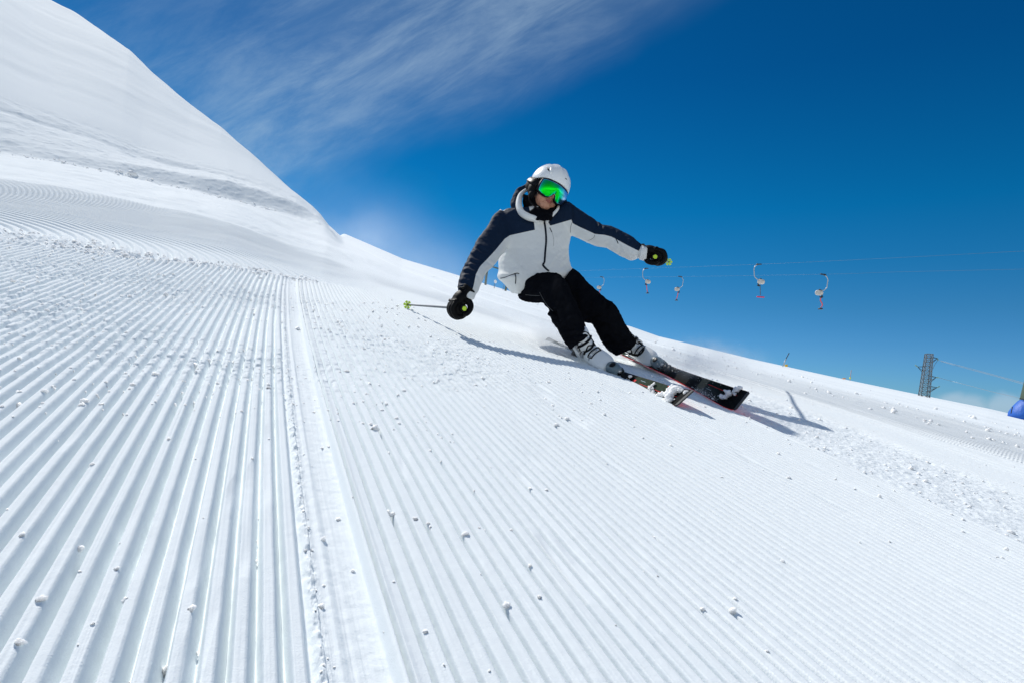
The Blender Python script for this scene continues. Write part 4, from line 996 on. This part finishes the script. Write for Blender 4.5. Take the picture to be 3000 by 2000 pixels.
cable([(3300, 783, 4334/160), (3000, 789, 4334/139), (2600, 798, 4334/112), (2420, 804, 43), (1990, 811, 62), (1755, 813, 79), (1500, 816, 122)], .005, 'lower thin haul cable, the one nearer the ground, crossing the sky')
def tow(px, py, z, size, flip, style, label):
    """hanger, spring box and towing rope of a drag lift, hanging at a cable point; size in photo pixels of the whole"""
    org = P(px, py, z); k = size/F*z; s = flip
    R_ = np.array([1.0, 0, 0]); R_ = unit(R_-UPC*(R_@UPC)); 
    q = lambda x, y: org+R_*x*k*s-UPC*y*k
    root = empty('tow_hanger', W(org)); ABS[root.name] = (W(org), np.eye(3)); tag(root, label, 'drag lift tow', 'tows hanging from the haul cables')
    r = .0125*k
    mkc('clamp', *join([tube(np.array([q(-.10, -.01), q(0, 0), q(.06, .02)]), .020*k, n=8), ell(q(0.02, .005), (.03*k,)*3)]), M_dsteel, root)
    mkc('hanger_arm', *tube(np.array([q(.02, .01), q(.08, .06), q(.115, .14), q(.105, .26), q(.09, .37), q(.02, .44), q(-.05, .47)]), [r*1.2, r, r, r, r, r*1.2], n=8, sub=4), M_galv, root)
    c = q(-.115, .525); drum = tube(np.array([c-UPC*0+np.array([-.07, 0, -.05])*k, c+np.array([-.06, 0, -.03])*k, c+np.array([.06, 0, .03])*k, c+np.array([.07, 0, .05])*k]), [.055*k, .076*k, .076*k, .055*k], n=20)
    mkc('spring_box', *join([drum]), M_drum, root)
    mkc('box_bracket', *join([tube(np.array([q(-.12, .43), q(-.04, .47), q(-.03, .60), q(-.06, .64)]), .016*k, n=8, sub=3), tube(np.array([q(-.10, .63), q(-.05, .66), q(.0, .63)]), .014*k, n=8, sub=3)]), M_dsteel, root)
    if style == 'wavy': rp, m_, e_ = [q(-.06, .66), q(-.07, .74), q(-.03, .80), q(-.01, .87), q(-.05, .94)], M_redrope, q(-.06, .985)
    elif style == 'bar': rp, m_, e_ = [q(-.09, .64), q(-.10, .75), q(-.11, .88), q(-.12, .94)], M_cable, q(-.12, .985)
    else: rp, m_, e_ = [q(-.06, .64), q(-.08, .74), q(-.09, .82), q(-.12, .93)], M_redrope, q(-.12, .98)
    mkc('tow_rope', *tube(np.array(rp), .014*k if style != 'bar' else .011*k, n=8, sub=4), m_, root)
    if style == 'bar': mkc('tee_bar', *tube(np.array([e_-R_*.11*k*s, e_, e_+R_*.11*k*s]), .020*k, n=8), mat('crimson_plastic', (0.7, 0.02, 0.08), 0.5), root)
    else: mkc('button_seat', *join([tube(np.array([rp[-1], e_]), .012*k, n=8), tube(np.array([e_-UPC*.006*k, e_+UPC*.022*k]), .062*k, n=18)]), M_dsteel, root)
tow(2414, 805, 43, 104, 1, 'wavy', 'tow furthest right, with a wavy orange rope and black button')
tow(2221, 775, 46, 97, -1, 'bar', 'tow with a dark rope ending in a crimson bar')
tow(1994, 811, 62, 72, 1, 'button', 'tow with a red rope directly right of the one below the raised glove')
tow(1892, 787, 60, 74, -1, 'button', 'tow hanging just below the raised glove')
tow(1764, 812, 79, 60, 1, 'button', 'smallest tow, its rope partly hidden behind the trouser leg')
# lift tower behind the bent arm
def bar(a, b, r, n=6): return tube(np.array([a, b]), r, n=n)
zt = 118.0; q = lambda x, y, dz=0: P(x, y, zt+dz)
gx = P(1450, 845, zt); root = empty('lift_tower', W(gx)); ABS[root.name] = (W(gx), np.eye(3)); tag(root, 'dark green lattice lift tower glimpsed between arm and jacket', 'lift tower')
mkc('post', *tube(np.array([q(1417, 880), q(1427, 790), q(1434, 715)]), .24, n=8), M_green, root)
mkc('post', *tube(np.array([q(1471, 890), q(1486, 830), q(1512, 715)]), .24, n=8), M_green, root)
for a_, b_ in (((1424, 776), (1500, 800)), ((1430, 752), (1510, 772))): mkc('cross_beam', *bar(q(*a_), q(*b_), .15), M_green, root)
mkc('brace', *join([bar(q(1486, 832), q(1506, 864), .07), bar(q(1476, 835), q(1472, 860), .05)]), M_dsteel, root)
mkc('crossarm', *bar(q(1410, 714), q(1530, 722), .2), M_green, root)
z = 62.0; q = lambda x, y: P(x, y, z); gx = q(1447, 852); root = empty('lamp_post', W(gx)); ABS[root.name] = (W(gx), np.eye(3)); tag(root, 'thin post topped by a white rounded lamp', 'lamp')
mkc('post', *bar(q(1446.5, 852), q(1449.5, 832), .035), M_dsteel, root); mkc('lamp_globe', *ell(q(1451.5, 825.5), (.16, .19, .16)), mat('milky_globe', (0.8, 0.8, 0.8), 0.4), root)
# green tower with blue padding at the right edge
z = 30.0; q = lambda x, y: P(x, y, z); gx = q(3022, 1222); root = empty('lift_tower', W(gx)); ABS[root.name] = (W(gx), np.eye(3)); tag(root, 'green lift tower wrapped in blue padding at the right edge', 'lift tower')
mkc('post', *tube(np.array([q(3018, 1235), q(3026, 1170), q(3048, 1060), q(3100, 760)]), [.58, .52, .47, .36], n=14, sub=3), M_green, root)
v, f = tube(np.array([q(3012, 1226), q(3013, 1214), q(3016, 1200), q(3022, 1184), q(3024, 1178)]), [.84, .81, .70, .57, .50], n=28, sub=1); v = crumple(v, f, .05, 4.0)
mkc('padding', v, f, M_blue, root); mkc('pad_rope', *tube(np.array([q(2987, 1166), q(3005, 1170), q(3030, 1172)]), .02, n=6), M_dsteel, root)
mkc('crossarm', *bar(q(3020, 752), q(3200, 768), .2), M_green, root)
o = mkc('marker_pole', *bar(P(2962, 1210, 29), P(2966, 1190, 29), .022), M_dsteel); tag(o, 'thin dark stake beside the blue padding', 'marker pole')
# lattice pylon
zp = 88.0; q = lambda x, y, dz=0: P(x, y, zp+dz)
gx = q(2709, 1156); root = empty('power_pylon', W(gx)); ABS[root.name] = (W(gx), np.eye(3)); tag(root, 'grey steel lattice pylon standing on the snow skyline', 'pylon')
R_ = unit(np.array([1., 0, 0])-UPC*UPC[0]); F_ = np.cross(R_, UPC); F_ = F_ if F_[2] > 0 else -F_
top_c = q(2722, 1036); bot_c = q(2706, 1170)
def corner(t, k, w0=.66, w1=.46):
    c = bot_c+(top_c-bot_c)*t; w = (w0+(w1-w0)*t); ang = R(28)+k*math.pi/2
    return c+(R_*math.cos(ang)+F_*math.sin(ang))*w*1.25
for k in range(4): mkc('corner_leg', *bar(corner(0, k), corner(1, k), .075, 4), M_lat, root, smooth=False)
lat = []; nb = 11
for i in range(nb):
    t0, t1 = i/nb, (i+1)/nb
    for k in range(4):
        k2 = (k+1) % 4; lat += [bar(corner(t0, k), corner(t1, k2), .035, 4), bar(corner(t0, k2), corner(t1, k), .035, 4), bar(corner(t1, k), corner(t1, k2), .03, 4)]
mkc('lattice', *join(lat), M_lat, root, smooth=False)
def xarm(t, side, ln, nm='crossarm'):
    k = [0, 3] if side > 0 else [1, 2]; tip = (corner(t, k[0])+corner(t, k[1]))/2+R_*side*ln-UPC*.1
    return tip, join([bar(corner(t, k[0]), tip, .045, 4), bar(corner(t, k[1]), tip, .045, 4), bar(corner(max(t-.12, 0), k[0]), tip, .04, 4), bar(corner(max(t-.12, 0), k[1]), tip, .04, 4)])
M_ins = mat('green_glass_insulator', (0.22, 0.40, 0.36), 0.2)
tips = []
for t_, s_, l_ in ((.93, 1, .85), (.72, -1, 1.0), (.52, 1, .95), (.30, 1, 1.2)):
    tip, a_ = xarm(t_, s_, l_); mkc('crossarm', *a_, M_dsteel, root, smooth=False); tips.append(tip)
def insul(a, b):
    pts = [a+(b-a)*u_ for u_ in np.linspace(0, 1, 7)]; return join([tube(np.array([p_, p_+unit(b-a)*.05]), .09, n=8) for p_ in pts]+[bar(a, b, .03)])
ends = [P(2755, 1057, zp-1), P(2674, 1071, zp), P(2752, 1106, zp-1), P(2748, 1131, zp-1)]
for a_, b_ in zip([tips[0], tips[1], tips[2], tips[3]], [P(2748, 1054, zp-.5), P(2682, 1069, zp), P(2750, 1105, zp-.5), P(2752, 1131, zp)]): mkc('insulator', *insul(a_, b_), M_ins, root)
mkc('jumper', *tube(pl3([(2748, 1054, zp-.5), (2738, 1068, zp), (2733, 1080, zp)]), .03, n=6, sub=3), M_cable, root)
mkc('jumper', *tube(pl3([(2752, 1131, zp), (2741, 1136, zp), (2728, 1138, zp)]), .03, n=6, sub=3), M_dsteel, root)
M_wire = mat('pale_wire', (0.28, 0.33, 0.36), 0.4, metal=0.4)
cable([(2748, 1054, zp-1), (2830, 1075, 80), (2920, 1099, 68), (3010, 1124, 58), (3200, 1185, 44)], .026, 'upper of the two close wires sagging right from the pylon top', 'power_line', 'wires strung from the pylon', 'wire', M_wire)
cable([(2757, 1058, zp-1), (2830, 1078, 80), (2920, 1102, 68), (3010, 1128, 58), (3200, 1190, 44)], .026, 'lower of the two close wires sagging right from the pylon top', 'power_line', 'wires strung from the pylon', 'wire', M_wire)
cable([(2752, 1106, zp-1), (2830, 1126, 82), (2910, 1147, 72), (2990, 1166, 64), (3150, 1210, 52)], .026, 'single wire running right from the pylon halfway up', 'power_line', 'wires strung from the pylon', 'wire', M_wire)
# piste markers on the skyline
z = 42.0; q = lambda x, y: P(x, y, z); gx = q(2292, 1074); root = empty('marker_pole', W(gx)); ABS[root.name] = (W(gx), np.eye(3)); tag(root, 'tilted thin marker pole with a yellow pad at its foot on the skyline', 'marker pole')
mkc('pole', *bar(q(2291, 1078), q(2303, 1050), .035), M_galv, root); mkc('pole_top', *bar(q(2303, 1050), q(2312, 1033), .030), M_dsteel, root)
v, f = ell(q(2303.5, 1070), (.11, .10, .08)); mkc('yellow_pad', *remesh([box(q(2303.5, 1070), (.10, .085, .06), bev=.02)], .02, 2), M_yel, root)
z = 60.0; gx = q(2490, 1110); root = empty('marker_pole', W(gx)); ABS[root.name] = (W(gx), np.eye(3)); tag(root, 'short pinkish marker stake left of the pylon on the skyline', 'marker pole')
mkc('pole', *bar(q(2490, 1114), q(2494, 1083), .03), mat('faded_wood', (0.45, 0.33, 0.30), 0.7), root); mkc('yellow_band', *bar(q(2490, 1109), q(2491, 1104), .07), mat('lime_band', (0.7, 0.75, 0.05), .5), root)
o = mkc('orange_flag', *remesh([ell(q(2473, 1108), (.22, .07, .1))], .03, 1), mat('orange_cloth', (0.8, 0.35, 0.08), 0.6)); tag(o, 'scrap of orange cloth on the snow beside the pinkish stake', 'cloth')
o = mkc('bamboo_stick', *bar(P(824, 604, 24.5), P(863, 593, 24.5), .022), mat('dark_bamboo', (0.10, 0.08, 0.06), 0.6)); tag(o, 'thin dark bamboo stick poking out of the snow bank', 'stick')
# ------------------------------------------------------------------ loose snow
def ico(sub):
    bm = bmesh.new(); bmesh.ops.create_icosphere(bm, subdivisions=sub, radius=1.0); bm.verts.index_update()
    v = np.array([q.co[:] for q in bm.verts]); f = np.array([[q.index for q in p_.verts] for p_ in bm.faces]); bm.free(); return v, f
def lump_set(sub, n=14, rough=.42):
    v, f = ico(sub); o = []
    for k in range(n):
        d = np.array([1+rough*noise.noise(Vector(p_*1.3)+Vector((k*7.1, 3.3*k, 0)))*2+0.12*noise.noise(Vector(p_*3.5)+Vector((k, k, k)))*2 for p_ in v])
        o.append(v*d[:, None]*np.array([1, rng.uniform(.65, 1), rng.uniform(.5, .85)]))
    return o, f
S1, F1 = lump_set(3, rough=.30); S2, F2 = lump_set(2, rough=.34)
def rots(n):
    q = rng.normal(size=(n, 4)); q /= np.linalg.norm(q, axis=1)[:, None]; w, x, y, z = q.T
    return np.stack([np.stack([1-2*(y*y+z*z), 2*(x*y-z*w), 2*(x*z+y*w)], -1), np.stack([2*(x*y+z*w), 1-2*(x*x+z*z), 2*(y*z-x*w)], -1), np.stack([2*(x*z-y*w), 2*(y*z+x*w), 1-2*(x*x+y*y)], -1)], 1)
acc_v, acc_f, acc_n = [], [], 0
def scatter(t, s, size, fine, lift=0.05):
    global acc_n
    h = gh(t, s); n = len(t); Rm = rots(n); base = tsh(t, s, h+size*lift)
    sets, fc = (S1, F1) if fine else (S2, F2); nv = len(sets[0]); pick = rng.integers(0, len(sets), n)
    vv = np.stack(sets)[pick]*size[:, None, None]; vv = np.einsum('nij,nvj->nvi', Rm, vv)+base[:, None, :]
    acc_v.append(vv.reshape(-1, 3)); acc_f.append((fc[None]+(np.arange(n)*nv)[:, None, None]+acc_n).reshape(-1, 3)); acc_n += n*nv
def pol(n, r0, r1, a0, a1, pw=1.0):
    r = np.exp(rng.uniform(math.log(r0), math.log(r1), n)); a = np.radians(rng.uniform(a0, a1, n)); return r*np.sin(a), r*np.cos(a)
def sizes(n, m, sg=.5, cap=None):
    x = m*np.exp(rng.normal(0, sg, n)); return np.minimum(x, cap) if cap else x
t, s = pol(100, .66, 2.0, -26, 30); scatter(t, s, sizes(len(t), .0030, .5, .0075), True)
t, s = pol(60, .8, 2.6, 20, 70); scatter(t, s, sizes(len(t), .0030, .5, .0075), True)
t, s = pol(850, 1.5, 3.6, -26, 32); k = (fbm(t*1.3+3, s*1.1+8, 3) > -.22); t, s = t[k], s[k]; scatter(t, s, sizes(len(t), .0036, .5, .012), False)
t, s = pol(800, 2.8, 4.8, -26, 14); scatter(t, s, sizes(len(t), .0042, .5, .014), False)
t, s = pol(200, 2.0, 4.5, 28, 66); scatter(t, s, sizes(len(t), .0034, .5, .010), False)
# edge of the seam
s = rng.uniform(.5, 4, 110); u = -.006+rng.normal(0, .006, 110); t = u+(0.1453-0.0639*s+0.0056*s*s); scatter(t, s, sizes(110, .0020, .4), False)
# cross band, chopped strip, rows of lumps, foot of the bank
t = rng.uniform(-4.5, .2, 1500); s = sedge(t)+rng.normal(.12, .14, len(t))*(1+.8*smooths(-t, 0, 2)); scatter(t, s, sizes(len(t), .007, .5, .022), False)
t = rng.uniform(2.08, 2.9, 500); s = np.exp(rng.uniform(math.log(.6), math.log(14), len(t))); scatter(t, s, sizes(len(t), .0042, .45, .012), False)
for tc_, w_, sz_ in ((4.75, .10, .010), (6.9, .12, .010), (9.6, .15, .012)):
    n = 220; s = np.exp(rng.uniform(math.log(1.2), math.log(60), n)); t = tc_+rng.normal(0, w_, n); scatter(t, s, sizes(n, sz_, .5, .05), False)
t, s = pol(150, 5, 25, 20, 66); scatter(t, s, sizes(len(t), .008, .5, .03), False)
a = np.radians(rng.uniform(-25, -2, 160)); r = 24.6+rng.normal(0, .35, 160); scatter(r*np.sin(a), r*np.cos(a), sizes(160, .025, .6, .16), False)
def big(name, vs, fs, m, label=None, kind='stuff'):
    V = np.vstack(vs); Fq = np.vstack(fs); me = bpy.data.meshes.new(name); me.vertices.add(len(V)); me.vertices.foreach_set('co', V.astype(np.float32).ravel())
    me.loops.add(len(Fq)*3); me.loops.foreach_set('vertex_index', Fq.astype(np.int32).ravel()); me.polygons.add(len(Fq)); me.polygons.foreach_set('loop_start', (np.arange(len(Fq))*3).astype(np.int32)); me.update(calc_edges=True)
    me.polygons.foreach_set('use_smooth', np.ones(len(Fq), bool)); me.materials.append(m); o = bpy.data.objects.new(name, me); C.objects.link(o); tag(o, label, 'snow', kind=kind); return o
big('snow_crumbs', acc_v, acc_f, M_snowc, 'loose crumbs and lumps of snow scattered over the groomed slope')
# snow thrown up by the skis
acc_v, acc_f, acc_n = [], [], 0
def fling(cen, sig, n, size):
    global acc_n
    p_ = W(np.asarray(cen)+rng.normal(size=(n, 3))*np.asarray(sig)); c_ = toc(p_); keep = (c_@NN+H) > 0.0; p_ = p_[keep]; n = len(p_)
    if not n: return
    sz_ = sizes(n, size, .5); nv = len(S2[0]); pick = rng.integers(0, len(S2), n); vv = np.einsum('nij,nvj->nvi', rots(n), np.stack(S2)[pick]*sz_[:, None, None])+p_[:, None, :]
    acc_v.append(vv.reshape(-1, 3)); acc_f.append((F2[None]+(np.arange(n)*nv)[:, None, None]+acc_n).reshape(-1, 3)); acc_n += n*nv
ctr1 = toc(loc1((0, 0, 0))); 
L1 = lambda x, y, z: toc(loc1((x, y, z))); L2 = lambda x, y, z: toc(loc2((x, y, z)))
def local_x_sign(locf, px):   # which local x points to the buried edge
    a_ = toc(locf((.05, .7, 0))); b_ = toc(locf((-.05, .7, 0))); return 1 if (a_@NN) < (b_@NN) else -1
e1, e2 = local_x_sign(loc1, 0), local_x_sign(loc2, 0)
for y in np.linspace(-.55, .74, 34): fling(L1(e1*(sw(y)+.012), y, sz(y)+.008), (.022, .010, .024), 90, .0012)
for y in np.linspace(-.75, .1, 16): fling(L1(e1*.05, y, .01), (.05, .022, .04), 90, .0010)
for y in np.linspace(.36, .60, 8): fling(L2(e2*.045, y, .02), (.014, .012, .012), 30, .0014)
for y in np.linspace(.2, .5, 7): fling(L2(-e2*.10, y, .04), (.08, .035, .06), 200, .0009)
for y in np.linspace(-.7, .1, 12): fling(L2(-e2*.05, y, .02), (.05, .03, .04), 60, .0010)
big('snow_spray', acc_v, acc_f, M_snowc, 'fine grains of snow thrown up along both skis')
# fine powder hanging in the air: soft volumes
def mist(name, cens, label, lumps, thick, pad=2.6, nscale=3.0):
    """cens: (centre in right/up/forward, radius x y z, density)"""
    vs = []; m = bpy.data.materials.new(name); m.use_nodes = True
    global nt, N, L
    nt = m.node_tree; N = nt.nodes; L = nt.links
    for n_ in list(N): N.remove(n_)
    out_ = node('ShaderNodeOutputMaterial'); pv = node('ShaderNodeVolumePrincipled'); L.new(pv.outputs[0], out_.inputs['Volume'])
    pv.inputs['Color'].default_value = (1, 1, 1, 1); pv.inputs['Anisotropy'].default_value = 0.6
    tc = node('ShaderNodeTexCoord'); org = W(np.mean([c for c, r, d in cens], axis=0))
    n1 = node('ShaderNodeTexNoise'); n1.inputs['Scale'].default_value = nscale; n1.inputs['Detail'].default_value = 5; n1.inputs['Roughness'].default_value = 0.6; L.new(tc.outputs['Object'], n1.inputs['Vector'])
    tot = None; allp = []
    for c, r_, d in cens:
        cw = W(c)-org; sub = vm('SUBTRACT', tc.outputs['Object'], tuple(float(x) for x in cw)); dv = vm('DIVIDE', sub.outputs[0], tuple(float(x) for x in r_))
        ln = vm('LENGTH', dv.outputs[0]); g_ = mth('EXPONENT', mth('MULTIPLY', mth('POWER', ln.outputs['Value'], 2.0), -1.0)); g_ = mth('MULTIPLY', mth('SUBTRACT', g_, 0.03, clamp=True), d)
        tot = g_ if tot is None else mth('ADD', tot, g_); allp += [cw+np.array(r_)*1.9, cw-np.array(r_)*1.9]
    nn = node('ShaderNodeMapRange', interpolation_type='SMOOTHSTEP'); L.new(n1.outputs[0], nn.inputs[0]); nn.inputs[1].default_value = 0.36; nn.inputs[2].default_value = 0.68
    L.new(mth('MULTIPLY', tot, nn.outputs[0]), pv.inputs['Density'])
    lo, hi = np.min(allp, axis=0), np.max(allp, axis=0); v, f = box((lo+hi)/2, (hi-lo)/2)
    o = mk(name, org+v, f, m, frame=(org, np.eye(3)), smooth=False); flipfix(o); tag(o, label, 'snow', kind='stuff'); return o
if LOW < 3:
    cs = [(L2(e2*.05, y, .03), (.06, .08, .04), 3.0) for y in (.42, .52)]+[(L2(-e2*.14, .38, .05), (.20, .16, .08), 5.0), (L2(-e2*.15, .1, .02), (.2, .2, .08), 2.0)]+[(L1(e1*.075, y, .0), (.055, .13, .035), 16.0) for y in (-.1, .15, .4)]+[(L1(e1*.05, -.5, .03), (.2, .28, .09), 10.0), (L1(e1*.0, -.9, .04), (.28, .4, .10), 6.0)]
    mist('powder_mist', cs, 'soft powder hanging round the skis and boots', 0, 0, nscale=9)
    cs = [(P(1080, 800, 9.0), (1.6, 1.8, .45), .22), (P(1270, 850, 7.5), (.75, 1.4, .30), .18), (P(900, 700, 14), (2.6, 3.0, .7), .07), (P(1080, 690, 14), (1.3, 2.0, 1.2), .026), (P(1180, 760, 12), (.8, 1.4, .5), .03)]
    mist('blowing_snow', cs, 'thin veil of wind-blown snow drifting over the slope behind the skier', 0, 0, nscale=0.6)
